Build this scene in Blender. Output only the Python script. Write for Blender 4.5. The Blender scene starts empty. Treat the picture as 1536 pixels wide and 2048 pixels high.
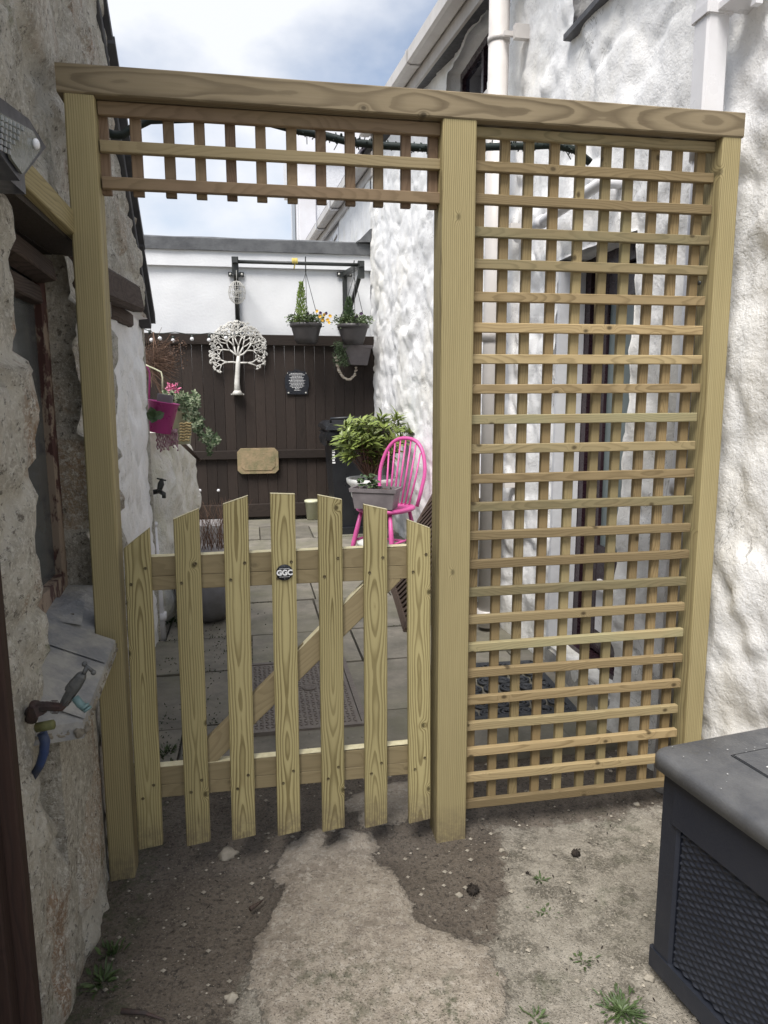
import bpy, math, random
from math import sin, cos, pi, exp, sqrt, floor
from mathutils import Vector as V, noise as NZ, Matrix
random.seed(7)
SC = bpy.context.scene
COL = SC.collection
R = math.radians
# ---------------- camera ----------------
CAMP = V((.5011, -1.8023, 1.246)); YAW, PITCH, ROLL = -.1818, -.1627, -.0037; FPX = 1439.5
FW = V((-sin(YAW)*cos(PITCH), cos(YAW)*cos(PITCH), sin(PITCH)))
_r0 = V((cos(YAW), sin(YAW), 0)); _u0 = _r0.cross(FW)
RT = _r0*cos(ROLL) + _u0*sin(ROLL); UP = _u0*cos(ROLL) - _r0*sin(ROLL)
cam = bpy.data.cameras.new('camera'); camo = bpy.data.objects.new('camera', cam); COL.objects.link(camo)
cam.sensor_fit = 'VERTICAL'; cam.sensor_height = 24; cam.lens = FPX/2048*24; cam.clip_start = .02; cam.clip_end = 500
camo.matrix_world = Matrix(((RT.x, UP.x, -FW.x, CAMP.x), (RT.y, UP.y, -FW.y, CAMP.y), (RT.z, UP.z, -FW.z, CAMP.z), (0, 0, 0, 1)))
SC.camera = camo
SC.render.resolution_x, SC.render.resolution_y = 768, 1024
# ---------------- world, sun, exposure ----------------
SUN_EL, SUN_AZ = 58, 214     # azimuth clockwise from +Y, where the light comes from
W = bpy.data.worlds.new('World'); SC.world = W; W.use_nodes = True
nt = W.node_tree; nt.nodes.clear()
def wn(t, **k):
    n = nt.nodes.new(t)
    for a, b in k.items(): setattr(n, a, b)
    return n
sky = wn('ShaderNodeTexSky', sky_type='NISHITA', sun_disc=False, sun_elevation=R(SUN_EL), sun_rotation=R(SUN_AZ), air_density=1.0, dust_density=1.5)
bg1 = wn('ShaderNodeBackground'); bg1.inputs[1].default_value = .10
bg2 = wn('ShaderNodeBackground'); bg2.inputs[0].default_value = (.92, .945, 1, 1); bg2.inputs[1].default_value = .64
tc = wn('ShaderNodeTexCoord'); mp = wn('ShaderNodeMapping'); mp.inputs['Scale'].default_value = (1, 1, 1.7); mp.inputs['Location'].default_value = (.9, .1, .7)
nz = wn('ShaderNodeTexNoise'); nz.inputs['Scale'].default_value = 2.3; nz.inputs['Detail'].default_value = 7; nz.inputs['Roughness'].default_value = .5
cr = wn('ShaderNodeValToRGB'); cr.color_ramp.elements[0].position = .42; cr.color_ramp.elements[0].color = (.12,.12,.12,1); cr.color_ramp.elements[1].position = .6
mx = wn('ShaderNodeMixShader'); out = wn('ShaderNodeOutputWorld')
L = nt.links.new
L(tc.outputs['Generated'], mp.inputs[0]); L(mp.outputs[0], nz.inputs[0]); L(nz.outputs[0], cr.inputs[0]); L(cr.outputs[0], mx.inputs[0])
L(sky.outputs[0], bg1.inputs[0]); L(bg1.outputs[0], mx.inputs[1]); L(bg2.outputs[0], mx.inputs[2]); L(mx.outputs[0], out.inputs[0])
sl = bpy.data.lights.new('sun', 'SUN'); sl.energy = 3.1; sl.angle = R(30); sl.color = (1, .965, .92)
so = bpy.data.objects.new('sun', sl); COL.objects.link(so)
sd = V((sin(R(SUN_AZ))*cos(R(SUN_EL)), cos(R(SUN_AZ))*cos(R(SUN_EL)), sin(R(SUN_EL))))
so.rotation_euler = sd.to_track_quat('Z', 'Y').to_euler(); so.location = (0, -3, 8)
SC.view_settings.view_transform = 'Standard'; SC.view_settings.look = 'None'; SC.view_settings.exposure = 0.72; SC.view_settings.gamma = 1
SC.render.engine = 'CYCLES'

# ---------------- helpers ----------------
def P(px, py, X=None, Y=None, Z=None):
    d = FW*FPX + RT*(px-768) - UP*(py-1024)
    for i, v in enumerate((X, Y, Z)):
        if v is not None: return CAMP + d*((v-CAMP[i])/d[i])
ORG = {}
def tag(o, label=None, cat=None, group=None, kind=None):
    if label: o['label'] = label
    if cat: o['category'] = cat
    if group: o['group'] = group
    if kind: o['kind'] = kind
    return o
def thing(name, label, cat, loc=(0,0,0), group=None):
    o = bpy.data.objects.new(name, None); COL.objects.link(o); o.location = loc; o.empty_display_size = .05
    ORG[o.name] = V(loc); return tag(o, label, cat, group)
class MB:
    def __init__(s): s.v = []; s.f = []; s.g = []; s.r = []; s.mi = []; s.sm = []; s.m = None
    def add(s, vs, fs, mi=0, smooth=False, gc=None, rnd=0.):
        b = len(s.v); s.v += [tuple(v) for v in vs]; s.f += [tuple(b+i for i in f) for f in fs]
        s.mi += [mi]*len(fs); s.sm += [smooth]*len(fs)
        s.g += gc if gc else [tuple(v) for v in vs]; s.r += (rnd if isinstance(rnd, list) else [rnd]*len(vs))
    def box(s, a, b, mi=0, rot=None, c=None, bev=0.0):
        a = V(a); b = V(b); ce = (a+b)/2; h = (b-a)/2
        board(s, V((0,0,-h.z)), V((0,0,h.z)), h.x*2, h.y*2, V((1,0,0)), bev, mi, xf=lambda p: (rot @ p if rot else p)+ce)
    def build(s, name, mats, parent=None, loc=None):
        me = bpy.data.meshes.new(name)
        o0 = ORG[parent.name] if parent else V(loc or (0,0,0))
        me.from_pydata([(x-o0.x, y-o0.y, z-o0.z) for x, y, z in s.v], [], s.f)
        if not isinstance(mats, (list, tuple)): mats = [mats]
        for m in mats: me.materials.append(m)
        me.polygons.foreach_set('material_index', s.mi); me.polygons.foreach_set('use_smooth', s.sm)
        a = me.attributes.new('gc', 'FLOAT_VECTOR', 'POINT'); a.data.foreach_set('vector', [c for g in s.g for c in g])
        a = me.attributes.new('rnd', 'FLOAT', 'POINT'); a.data.foreach_set('value', s.r)
        if s.m:
            a = me.attributes.new('msk', 'FLOAT_VECTOR', 'POINT'); a.data.foreach_set('vector', [c for g in s.m for c in g])
        me.update(); o = bpy.data.objects.new(name, me); COL.objects.link(o)
        if parent: o.parent = parent
        else: o.location = o0
        ORG[o.name] = o0; return o
def board(mb, a, b, w, t, wd, ch=.002, mi=0, xf=None, nseg=1, z0cut=None, z1cut=None, rnd=None):
    """timber of width w (along wd) and thickness t between a and b, long edges chamfered; z1cut(x)-> extra length at the end"""
    a = V(a); b = V(b); ax = (b-a).normalized(); Ln = (b-a).length; wd = V(wd); wd = (wd-ax*wd.dot(ax)).normalized(); td = ax.cross(wd)
    hw, ht = w/2, t/2; c = min(ch, hw*.45, ht*.45)
    if c > 0: pr = [(-hw+c,-ht),(hw-c,-ht),(hw,-ht+c),(hw,ht-c),(hw-c,ht),(-hw+c,ht),(-hw,ht-c),(-hw,-ht+c)]
    else: pr = [(-hw,-ht),(hw,-ht),(hw,ht),(-hw,ht)]
    n = len(pr); vs = []; g = []; rr = random.random() if rnd is None else rnd; oz = random.random()*40
    for k in range(nseg+1):
        for x, y in pr:
            l = Ln*k/nseg
            if k == nseg and z1cut: l += z1cut(x)
            if k == 0 and z0cut: l += z0cut(x)
            p = a+ax*l+wd*x+td*y
            vs.append(xf(p) if xf else p); g.append((x, y, l+oz))
    fs = [(k*n+i, k*n+(i+1) % n, (k+1)*n+(i+1) % n, (k+1)*n+i) for k in range(nseg) for i in range(n)]
    fs += [tuple(range(n-1, -1, -1)), tuple(nseg*n+i for i in range(n))]
    mb.add(vs, fs, mi, False, g, rr)
def tube(mb, pts, r, n=8, mi=0, cap=True, smooth=True, rnd=0.):
    pts = [V(p) for p in pts]; rs = r if isinstance(r, (list, tuple)) else [r]*len(pts); vs = []; u = None
    for i, p in enumerate(pts):
        t = (pts[min(i+1, len(pts)-1)]-pts[max(i-1, 0)]).normalized()
        if u is None: u = t.orthogonal().normalized()
        u = (u-t*u.dot(t)); u = u.normalized() if u.length > 1e-6 else t.orthogonal().normalized(); w = t.cross(u)
        for k in range(n): vs.append(p+(u*cos(2*pi*k/n)+w*sin(2*pi*k/n))*rs[i])
    fs = [(i*n+k, i*n+(k+1) % n, (i+1)*n+(k+1) % n, (i+1)*n+k) for i in range(len(pts)-1) for k in range(n)]
    if cap: fs += [tuple(range(n-1, -1, -1)), tuple((len(pts)-1)*n+k for k in range(n))]
    mb.add(vs, fs, mi, smooth, None, rnd)
def lathe(mb, c, prof, n=28, mi=0, sx=1, sy=1, xf=None):
    c = V(c); vs = []
    for r, z in prof:
        for k in range(n):
            p = V((r*cos(2*pi*k/n)*sx, r*sin(2*pi*k/n)*sy, z)); vs.append((xf @ p if xf else p)+c)
    fs = [(i*n+k, i*n+(k+1) % n, (i+1)*n+(k+1) % n, (i+1)*n+k) for i in range(len(prof)-1) for k in range(n)]
    if prof[0][0] > 1e-4: fs.append(tuple(range(n-1, -1, -1)))
    if prof[-1][0] > 1e-4: fs.append(tuple((len(prof)-1)*n+k for k in range(n)))
    mb.add(vs, fs, mi, True)
def quad(mb, a, b, c, d, mi=0): mb.add([a, b, c, d], [(0, 1, 2, 3)], mi)
def rnd(a=0., b=1.): return random.uniform(a, b)
def rdir(up=0.):
    while 1:
        v = V((rnd(-1,1), rnd(-1,1), rnd(-1,1)))
        if .01 < v.length < 1: v.normalize(); v.z += up; return v.normalized()
def leaf(mb, p, d, ln, wd, nrm=None, mi=0, curl=.15):
    d = V(d).normalized(); n = V(nrm) if nrm else rdir(.8); s = d.cross(n)
    s = s.normalized() if s.length > 1e-3 else d.orthogonal().normalized(); n = s.cross(d)
    a = V(p); m1 = a+d*ln*.35-n*ln*curl*.2; m2 = a+d*ln*.7-n*ln*curl*.5; t = a+d*ln-n*ln*curl; rv = random.random()
    mb.add([a, m1+s*wd*.45+n*wd*.12, m1, m1-s*wd*.45+n*wd*.12, m2+s*wd*.38+n*wd*.1, m2, m2-s*wd*.38+n*wd*.1, t],
           [(0,1,2),(0,2,3),(1,4,5,2),(2,5,6,3),(4,7,5),(5,7,6)], mi, False, None, rv)
def blob(mb, c, r, sx=1, sy=1, sz=1, amp=.25, n=8, mi=0, fr=2.):
    c = V(c); o = rdir()*50; vs = []; m = n*2
    for i in range(n+1):
        th = pi*i/n
        for k in range(m):
            d = V((sin(th)*cos(2*pi*k/m), sin(th)*sin(2*pi*k/m), cos(th))); q = r*(1+amp*NZ.noise(d*fr+o))
            vs.append(c+V((d.x*sx, d.y*sy, d.z*sz))*q)
    mb.add(vs, [(i*m+k, (i+1)*m+k, (i+1)*m+(k+1) % m, i*m+(k+1) % m) for i in range(n) for k in range(m)], mi, True, None, random.random())
def fbm(v, o=4): return NZ.fractal(v, 1.0, 2.0, o)
def text_mesh(s, size, bold=0.0):
    cu = bpy.data.curves.new('lettering', 'FONT'); cu.body = s; cu.size = size; cu.align_x = 'CENTER'; cu.align_y = 'CENTER'; cu.extrude = size*.03; cu.offset = bold
    ob = bpy.data.objects.new('lettering', cu); COL.objects.link(ob)
    me = bpy.data.meshes.new_from_object(ob.evaluated_get(bpy.context.evaluated_depsgraph_get()))
    vs = [v.co.copy() for v in me.vertices]; fs = [tuple(p.vertices) for p in me.polygons]
    bpy.data.objects.remove(ob); bpy.data.curves.remove(cu); bpy.data.meshes.remove(me); return vs, fs

# ---------------- materials ----------------
class NT:
    def __init__(s, name):
        s.m = bpy.data.materials.new(name); s.m.use_nodes = True; s.t = s.m.node_tree; s.b = s.t.nodes['Principled BSDF']
    def n(s, ty, ins=(), **k):
        nd = s.t.nodes.new(ty)
        for a, b in k.items(): setattr(nd, a, b)
        for key, v in dict(ins).items():
            i = nd.inputs[key]
            if isinstance(v, bpy.types.NodeSocket): s.t.links.new(v, i)
            else: i.default_value = v
        return nd
    def ma(s, op, a, b=0., c=0., clamp=False):
        return s.n('ShaderNodeMath', {0: a, 1: b, 2: c}, operation=op, use_clamp=clamp).outputs[0]
    def mix(s, f, a, b, mode='MIX'):
        nd = s.n('ShaderNodeMix', {0: f}, data_type='RGBA', blend_type=mode)
        for i, v in ((6, a), (7, b)):
            if isinstance(v, bpy.types.NodeSocket): s.t.links.new(v, nd.inputs[i])
            else: nd.inputs[i].default_value = (*v, 1) if len(v) == 3 else v
        return nd.outputs[2]
    def ramp(s, f, pts):
        nd = s.n('ShaderNodeValToRGB', {0: f}); e = nd.color_ramp.elements
        while len(e) < len(pts): e.new(.5)
        for i, (p, c) in enumerate(pts):
            e[i].position = p; e[i].color = (c, c, c, 1) if isinstance(c, (int, float)) else (*c, 1)
        return nd.outputs[0]
    def co(s, sc=(1,1,1), src='Object', loc=(0,0,0)):
        t = s.n('ShaderNodeTexCoord').outputs[src]
        return s.n('ShaderNodeMapping', {0: t, 'Scale': sc, 'Location': loc}).outputs[0]
    def noise(s, vec, scale, det=4, rough=.55, dist=0.):
        return s.n('ShaderNodeTexNoise', {'Vector': vec, 'Scale': scale, 'Detail': det, 'Roughness': rough, 'Distortion': dist}).outputs[0]
    def attr(s, nm): return s.n('ShaderNodeAttribute', attribute_name=nm)
    def bump(s, h, st, dist=.01, nrm=None):
        d = {'Height': h, 'Strength': st, 'Distance': dist}
        if nrm: d['Normal'] = nrm
        return s.n('ShaderNodeBump', d).outputs[0]
    def set(s, col=None, rough=None, nrm=None, **k):
        for key, v in (('Base Color', col), ('Roughness', rough), ('Normal', nrm), *k.items()):
            if v is None: continue
            i = s.b.inputs[key]
            if isinstance(v, bpy.types.NodeSocket): s.t.links.new(v, i)
            else: i.default_value = (*v, 1) if isinstance(v, tuple) and len(v) == 3 else v
        return s.m
def mat(name, c1, c2=None, rough=.7, sc=8., bump=.2, bsc=60., metal=0., lo=.35, hi=.65, spec=.5, rndmix=0.):
    m = NT(name); v = m.co(); c2 = c2 or tuple(x*.75 for x in c1)
    f = m.ramp(m.noise(v, sc, 5, .6), [(lo, 0.), (hi, 1.)])
    col = m.mix(f, c1, c2)
    if rndmix: col = m.mix(m.ma('MULTIPLY', m.attr('rnd').outputs['Fac'], rndmix), col, tuple(x*.35 for x in c1))
    fr = m.ramp(m.noise(v, sc*6, 3), [(.3, max(rough-.12, .02)), (.7, min(rough+.1, 1))])
    return m.set(col, fr, m.bump(m.noise(v, bsc, 3), bump, .004), Metallic=metal, **{'Specular IOR Level': spec})

def wood(name, light, dark, spacing=.0065, pk=.05, depth=.045, amp=.07, knots=1., tint=None, tintw=0., contrast=.75, fine=.25, rough=.72, varb=.25, weather=0., late=(.5,.86)):
    m = NT(name); g = m.attr('gc').outputs['Vector']; rv = m.attr('rnd').outputs['Fac']
    sp = m.n('ShaderNodeSeparateXYZ', {0: g}); x, y, z = sp.outputs
    n1 = m.noise(m.n('ShaderNodeMapping', {0: g, 'Scale': (2.5, 2.5, 1.25)}).outputs[0], 1.5, 2, .45)
    n2 = m.noise(m.n('ShaderNodeMapping', {0: g, 'Scale': (14, 14, 3.2)}).outputs[0], 1.5, 2, .5)
    A = m.ma('MULTIPLY', m.ma('SUBTRACT', n1, .5), amp*2)
    px = m.ma('MULTIPLY', m.ma('SUBTRACT', rv, .5), pk)
    dx = m.ma('SUBTRACT', x, px)
    r2 = m.ma('FRACT', m.ma('MULTIPLY', rv, 7.31))
    dy = m.ma('ADD', m.ma('ADD', y, m.ma('MULTIPLY_ADD', r2, depth*.6, depth)), A)
    r = m.ma('SQRT', m.ma('ADD', m.ma('MULTIPLY', dx, dx), m.ma('MULTIPLY', dy, dy)))
    n4 = m.noise(m.n('ShaderNodeMapping', {0: g, 'Scale': (60, 60, 9)}).outputs[0], 1., 3, .6)
    r = m.ma('MULTIPLY_ADD', m.ma('SUBTRACT', n2, .5), .009, r); r = m.ma('MULTIPLY_ADD', m.ma('SUBTRACT', n4, .5), .0028, r)
    kc = m.n('ShaderNodeCombineXYZ', {0: m.ma('MULTIPLY_ADD', rv, 31., m.ma('DIVIDE', x, .06)), 1: m.ma('DIVIDE', z, .085), 2: 0.}).outputs[0]
    kv = m.n('ShaderNodeTexVoronoi', {'Vector': kc, 'Scale': .62, 'Randomness': .95}, voronoi_dimensions='2D'); kg = m.ma('LESS_THAN', m.n('ShaderNodeSeparateXYZ', {0: kv.outputs['Color']})  .outputs[0], {'trellis_slat': .5, 'treated_post': .9, 'treated_beam': .55}.get(name, .72)); kd = m.ma('ADD', kv.outputs['Distance'], m.ma('MULTIPLY_ADD', m.ma('SUBTRACT', n4, .5), .03, m.ma('MULTIPLY', kg, 3.)))
    kk = m.ma('EXPONENT', m.ma('MULTIPLY', m.ma('MULTIPLY', kd, kd), -120.))
    r = m.ma('MULTIPLY_ADD', kk, .014*knots, r)
    fr = m.ma('FRACT', m.ma('DIVIDE', r, spacing))
    line = m.ramp(fr, [(0., .25), (.08, 0.), (late[0], .12), (late[1], 1.), (.97, .85), (1., .25)])
    fn = m.noise(m.n('ShaderNodeMapping', {0: g, 'Scale': (260, 260, 7)}).outputs[0], 1., 3, .6)
    lw = m.noise(m.n('ShaderNodeMapping', {0: g, 'Scale': (9, 9, 2.)}).outputs[0], 1., 3, .6)
    line = m.ma('MULTIPLY', line, m.ramp(lw, [(.3, contrast*.45), (.65, contrast)]))
    col = m.mix(line, light, dark)
    col = m.mix(m.ma('MULTIPLY', fn, fine), col, tuple(c*.45 for c in light))
    if tint:
        r3 = m.ramp(m.ma('FRACT', m.ma('MULTIPLY', rv, 13.7)), [(.35, 0.), (.95, tintw)])
        tn = m.ramp(m.noise(m.n('ShaderNodeMapping', {0: g, 'Scale': (5, 5, 3)}).outputs[0], 1.3, 2), [(.35, .35), (.65, 1.)])
        col = m.mix(m.ma('MULTIPLY', r3, tn), col, tint, 'MIX')
    hs = m.n('ShaderNodeHueSaturation', {'Color': col, 'Value': m.ma('MULTIPLY_ADD', m.ma('FRACT', m.ma('MULTIPLY', rv, 3.77)), varb, 1-varb*.55)}).outputs[0]
    col = m.mix(m.ma('MULTIPLY', m.ramp(kd, [(.03, 1.), (.05, .55), (.075, 0.)]), .85*min(knots, 1.)), hs, tuple(c*.35 for c in dark))
    zz = m.n('ShaderNodeSeparateXYZ', {0: m.co()}).outputs[2]
    if name == 'treated_post' or name == 'treated_pale': col = m.mix(m.ma('MULTIPLY', m.ramp(m.ma('ADD', zz, m.ma('MULTIPLY', m.noise(m.co(), 30, 4, .7), .12)), [(.06, .8), (.17, 0.)]), m.ramp(m.noise(m.co(), 60, 4, .7), [(.4, .3), (.6, 1.)])), col, (.13, .10, .07))
    if weather: col = m.mix(m.ramp(m.noise(m.co(), 5, 5, .7), [(.45, 0.), (.75, weather)]), col, (.30, .32, .20))
    h = m.ma('SUBTRACT', 1., m.ma('ADD', m.ma('MULTIPLY', line, .6), m.ma('MULTIPLY', fn, .5)))
    return m.set(col, m.ramp(fn, [(.3, rough-.08), (.7, rough+.12)]), m.bump(h, .25, .0012), **{'Specular IOR Level': .3})

WL = (.42, .345, .165); WD = (.17, .125, .045)
M = {}
M['pale'] = wood('treated_pale', (.44, .375, .185), (.155, .118, .045), .0057, .02, .016, .042, 1., contrast=1., varb=.28, late=(.45, .8))
M['post'] = wood('treated_post', (.395, .33, .17), (.17, .13, .06), .0052, .34, .03, .03, .7, contrast=.85, varb=.12, fine=.5)
M['beam'] = wood('treated_beam', (.25, .20, .125), (.105, .078, .045), .0062, .02, .016, .04, .8, contrast=.95, varb=.1, late=(.4, .8))
M['rail'] = wood('treated_rail', (.30, .24, .135), (.185, .14, .075), .0045, .1, .08, .05, .5, contrast=.5, varb=.2)
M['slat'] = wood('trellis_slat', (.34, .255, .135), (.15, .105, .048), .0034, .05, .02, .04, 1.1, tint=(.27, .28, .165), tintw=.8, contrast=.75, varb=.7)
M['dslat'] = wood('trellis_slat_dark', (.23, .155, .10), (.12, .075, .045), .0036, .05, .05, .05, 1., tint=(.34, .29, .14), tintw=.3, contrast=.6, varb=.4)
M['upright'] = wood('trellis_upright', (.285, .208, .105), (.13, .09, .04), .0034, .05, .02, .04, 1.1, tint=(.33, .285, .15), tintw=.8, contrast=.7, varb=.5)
M['fence'] = wood('stained_fence', (.036, .026, .021), (.015, .010, .008), .006, .05, .05, .06, .6, contrast=.6, varb=.55, fine=.5, rough=.7)
M['stain'] = wood('stained_post', (.035, .018, .013), (.014, .008, .007), .006, .1, .08, .04, .3, contrast=.6, fine=.4)
M['oldwood'] = wood('weathered_lintel', (.11, .08, .065), (.035, .022, .018), .006, .05, .05, .06, .6, contrast=.8, fine=.7, rough=.9)
M['darkboard'] = wood('soffit_board', (.05, .04, .032), (.02, .016, .013), .006, .05, .05, .06, .3, contrast=.6, fine=.4)
M['lattice'] = wood('brown_lattice', (.075, .052, .04), (.03, .02, .016), .006, .05, .05, .06, .3, contrast=.6, varb=.4)
M['endgrain_lit_top'] = mat('cut_timber_lit_top', (.74, .68, .46), (.62, .55, .34), .8, 60, .2)  # sawn pale tops; also the light painted on rail and brace tops

def white_wall():
    m = NT('rough_white_render'); v = m.co(); z = m.n('ShaderNodeSeparateXYZ', {0: v}).outputs[2]
    big = m.noise(v, 1.3, 5, .65); mid = m.noise(v, 7, 6, .65); fi = m.noise(v, 55, 4, .6); vo = m.n('ShaderNodeTexVoronoi', {'Vector': v, 'Scale': 9.}).outputs[0]
    col = m.mix(m.ramp(mid, [(.4, 0.), (.68, 1.)]), (.87, .865, .855), (.79, .79, .79))
    col = m.mix(m.ramp(big, [(.5, 0.), (.72, .7)]), col, (.76, .72, .62))
    col = m.mix(m.ramp(m.noise(v, 3.1, 8, .8), [(.6, 0.), (.74, .4)]), col, (.5, .5, .48))
    col = m.mix(m.ramp(m.noise(v, 26, 4, .7), [(.66, 0.), (.76, .6)]), col, (.28, .27, .24))
    crk = m.ramp(m.ma('ABSOLUTE', m.ma('SUBTRACT', m.noise(v, 5.5, 4, .6, .8), .5)), [(0., 1.), (.007, 0.)]); crm = m.ramp(m.noise(v, 2.3, 2), [(.5, 0.), (.6, .75)])
    col = m.mix(m.ma('MULTIPLY', crk, crm), col, (.25, .24, .22))
    col = m.mix(m.ramp(m.noise(v, 90, 4, .8), [(.56, 0.), (.66, .3)]), col, (.42, .41, .39))
    grime = m.ma('MULTIPLY', m.ramp(z, [(0., 1.), (.32, 0.)]), m.ramp(mid, [(.35, .2), (.6, 1.)]))
    col = m.mix(m.ma('MULTIPLY', grime, .6), col, (.30, .29, .22))
    h = m.ma('ADD', m.ma('MULTIPLY', mid, 1.6), m.ma('ADD', m.ma('MULTIPLY', fi, .35), m.ma('MULTIPLY', vo, .25)))
    return m.set(col, .85, m.bump(m.ma('ADD', h, m.ma('MULTIPLY', m.noise(v, 130, 3, .7), .3)), .65, .010))
M['white'] = white_wall()
def stone_wall():
    m = NT('lime_rubble_stone'); v = m.co(); vs = m.co((1, 1, .6)); k = m.n('ShaderNodeSeparateXYZ', {0: m.attr('msk').outputs['Vector']}).outputs; j, rr = k[0], k[1]
    big = m.noise(vs, 2.6, 4, .6, .6); mid = m.noise(vs, 13, 7, .75, .5); fi = m.noise(v, 120, 4, .75); f2 = m.noise(v, 55, 6, .8)
    base = m.n('ShaderNodeValToRGB', {0: m.ma('ADD', rr, m.ma('MULTIPLY', m.ma('SUBTRACT', big, .5), .5))}); e = base.color_ramp.elements
    e[0].position = .0; e[0].color = (.50, .455, .37, 1); e[1].position = 1.; e[1].color = (.50, .37, .24, 1)
    for p_, c_ in ((.3, (.58, .54, .455)), (.55, (.68, .635, .53)), (.78, (.58, .53, .455))): q = e.new(p_); q.color = (*c_, 1)
    col = m.mix(m.ramp(mid, [(.4, 0.), (.62, .85)]), base.outputs[0], (.36, .33, .27))
    lime = m.ramp(m.ma('ADD', j, m.ma('MULTIPLY', m.ma('SUBTRACT', mid, .5), 2.2)), [(.35, 0.), (.62, .8)])
    col = m.mix(lime, col, (.70, .66, .57))
    col = m.mix(m.ramp(m.noise(vs, 3.4, 6, .7, .5), [(.56, 0.), (.64, .8)]), col, (.33, .19, .10))
    col = m.mix(m.ramp(m.noise(vs, 5.1, 7, .8), [(.54, 0.), (.63, .8)]), col, (.68, .65, .57))
    col = m.mix(m.ramp(m.noise(v, 62, 6, .85), [(.53, 0.), (.57, .8)]), col, (.80, .77, .69)); col = m.mix(m.ramp(fi, [(.52, 0.), (.6, .6)]), col, (.72, .69, .62)); col = m.mix(m.ramp(f2, [(.57, 0.), (.61, .8)]), col, (.12, .10, .075))
    col = m.mix(m.ramp(m.noise(v, 3.3, 6, .8), [(.6, 0.), (.68, .7)]), col, (.17, .19, .085))
    h = m.ma('ADD', m.ma('MULTIPLY', mid, 1.5), m.ma('ADD', m.ma('MULTIPLY', fi, .5), f2))
    return m.set(col, .92, m.bump(h, 1., .014))
M['stone'] = stone_wall()
def whitewash():
    m = NT('flaking_whitewash'); v = m.co(); vs = m.co((1, 1, .6))
    mid = m.noise(vs, 9, 6, .7, .6); fi = m.noise(v, 60, 4, .7)
    col = m.mix(m.ramp(mid, [(.36, 0.), (.66, 1.)]), (.82, .81, .76), (.64, .62, .50))
    col = m.mix(m.ramp(m.noise(vs, 14, 6, .8), [(.58, 0.), (.68, .7)]), col, (.30, .28, .20))
    col = m.mix(m.ramp(fi, [(.62, 0.), (.7, .6)]), col, (.25, .23, .17))
    return m.set(col, .9, m.bump(m.ma('ADD', m.ma('MULTIPLY', mid, 1.6), m.ma('MULTIPLY', fi, .5)), 1., .014))
M['wash'] = whitewash()
M['smooth'] = mat('smooth_white_render', (.66, .67, .69), (.58, .59, .62), .8, 5, .4, 40)
M['outwall'] = mat('painted_outbuilding_wall', (.72, .73, .74), (.64, .65, .665), .8, 2.2, .5, 45)
M['pebble'] = mat('pebbledash', (.74, .75, .77), (.60, .61, .63), .9, 30, 1., 90)
M['upvc'] = mat('white_upvc', (.74, .74, .76), (.66, .65, .66), .35, 3, .05)
M['upvc_old'] = mat('aged_upvc', (.62, .59, .56), (.52, .49, .46), .45, 4, .08)
M['fascia'] = mat('painted_fascia_board', (.50, .47, .44), (.42, .39, .36), .5, 4, .1)
M['felt'] = mat('roofing_felt', (.07, .072, .078), (.13, .135, .14), .85, 7, .8, 70)
M['slate'] = mat('roof_slate', (.05, .05, .055), (.09, .09, .095), .6, 6, .4)
M['purple'] = mat('purple_slate', (.13, .12, .14), (.09, .08, .10), .6, 6, .4)
M['sill'] = mat('slate_sill', (.22, .22, .22), (.36, .345, .31), .7, 11, .9, 60, lo=.42, hi=.6)
M['sillrough'] = mat('rough_stone_edge', (.13, .11, .08), (.27, .24, .19), .95, 40, 1., 60)
M['black'] = mat('black_metal', (.018, .02, .02), (.03, .033, .03), .4, 6, .1)
M['dplastic'] = mat('black_plastic', (.012, .013, .016), (.022, .024, .028), .38, 4, .08)
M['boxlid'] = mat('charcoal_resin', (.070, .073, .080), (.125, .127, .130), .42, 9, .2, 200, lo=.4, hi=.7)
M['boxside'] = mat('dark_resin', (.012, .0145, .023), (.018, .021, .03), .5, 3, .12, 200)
M['scuff'] = mat('white_scuff', (.6, .6, .6), (.5, .5, .5), .8)
M['pink'] = mat('pink_paint', (.60, .10, .32), (.50, .08, .26), .4, 9, .1)
M['bucketpink'] = mat('pink_enamel', (.60, .08, .33), (.52, .07, .28), .35, 5, .05)
M['cream'] = mat('cream_enamel', (.62, .62, .45), (.52, .52, .36), .45, 6, .1)
M['greyplastic'] = mat('taupe_plastic', (.13, .115, .12), (.19, .17, .175), .5, 8, .1)
M['potdark'] = mat('basket_plastic', (.05, .045, .045), (.03, .027, .028), .5, 8, .3, 90)
M['grey'] = mat('grey_planter', (.23, .225, .235), (.16, .155, .155), .6, 7, .15)
M['greyblock'] = mat('grey_block', (.17, .155, .15), (.23, .215, .21), .8, 9, .4)
M['urn'] = mat('white_urn', (.68, .68, .66), (.50, .50, .47), .6, 12, .2)
M['soil'] = mat('potting_soil', (.045, .03, .02), (.12, .08, .05), .95, 40, 1., 90)
M['leafG'] = mat('laurel_leaf', (.27, .33, .08), (.15, .21, .05), .4, 14, .1, rndmix=.7)
M['leafD'] = mat('ivy_leaf', (.05, .10, .035), (.09, .13, .06), .5, 20, .1, rndmix=.5)
M['leafV'] = mat('variegated_leaf', (.40, .45, .30), (.13, .20, .09), .5, 60, .1, rndmix=.4)
M['conifer'] = mat('lime_conifer', (.27, .36, .07), (.16, .26, .05), .6, 30, .1, rndmix=.6)
M['weed'] = mat('weed_leaf', (.085, .13, .04), (.05, .085, .03), .6, 20, .1, rndmix=.6)
M['moss'] = mat('moss_green', (.05, .075, .025), (.03, .045, .018), .9, 40, .6, rndmix=.5)
M['twig'] = mat('dry_twig', (.16, .095, .06), (.09, .05, .035), .8, 30, .2, rndmix=.5)
M['yellow'] = mat('yellow_petal', (.75, .48, .05), (.65, .35, .03), .6)
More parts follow.
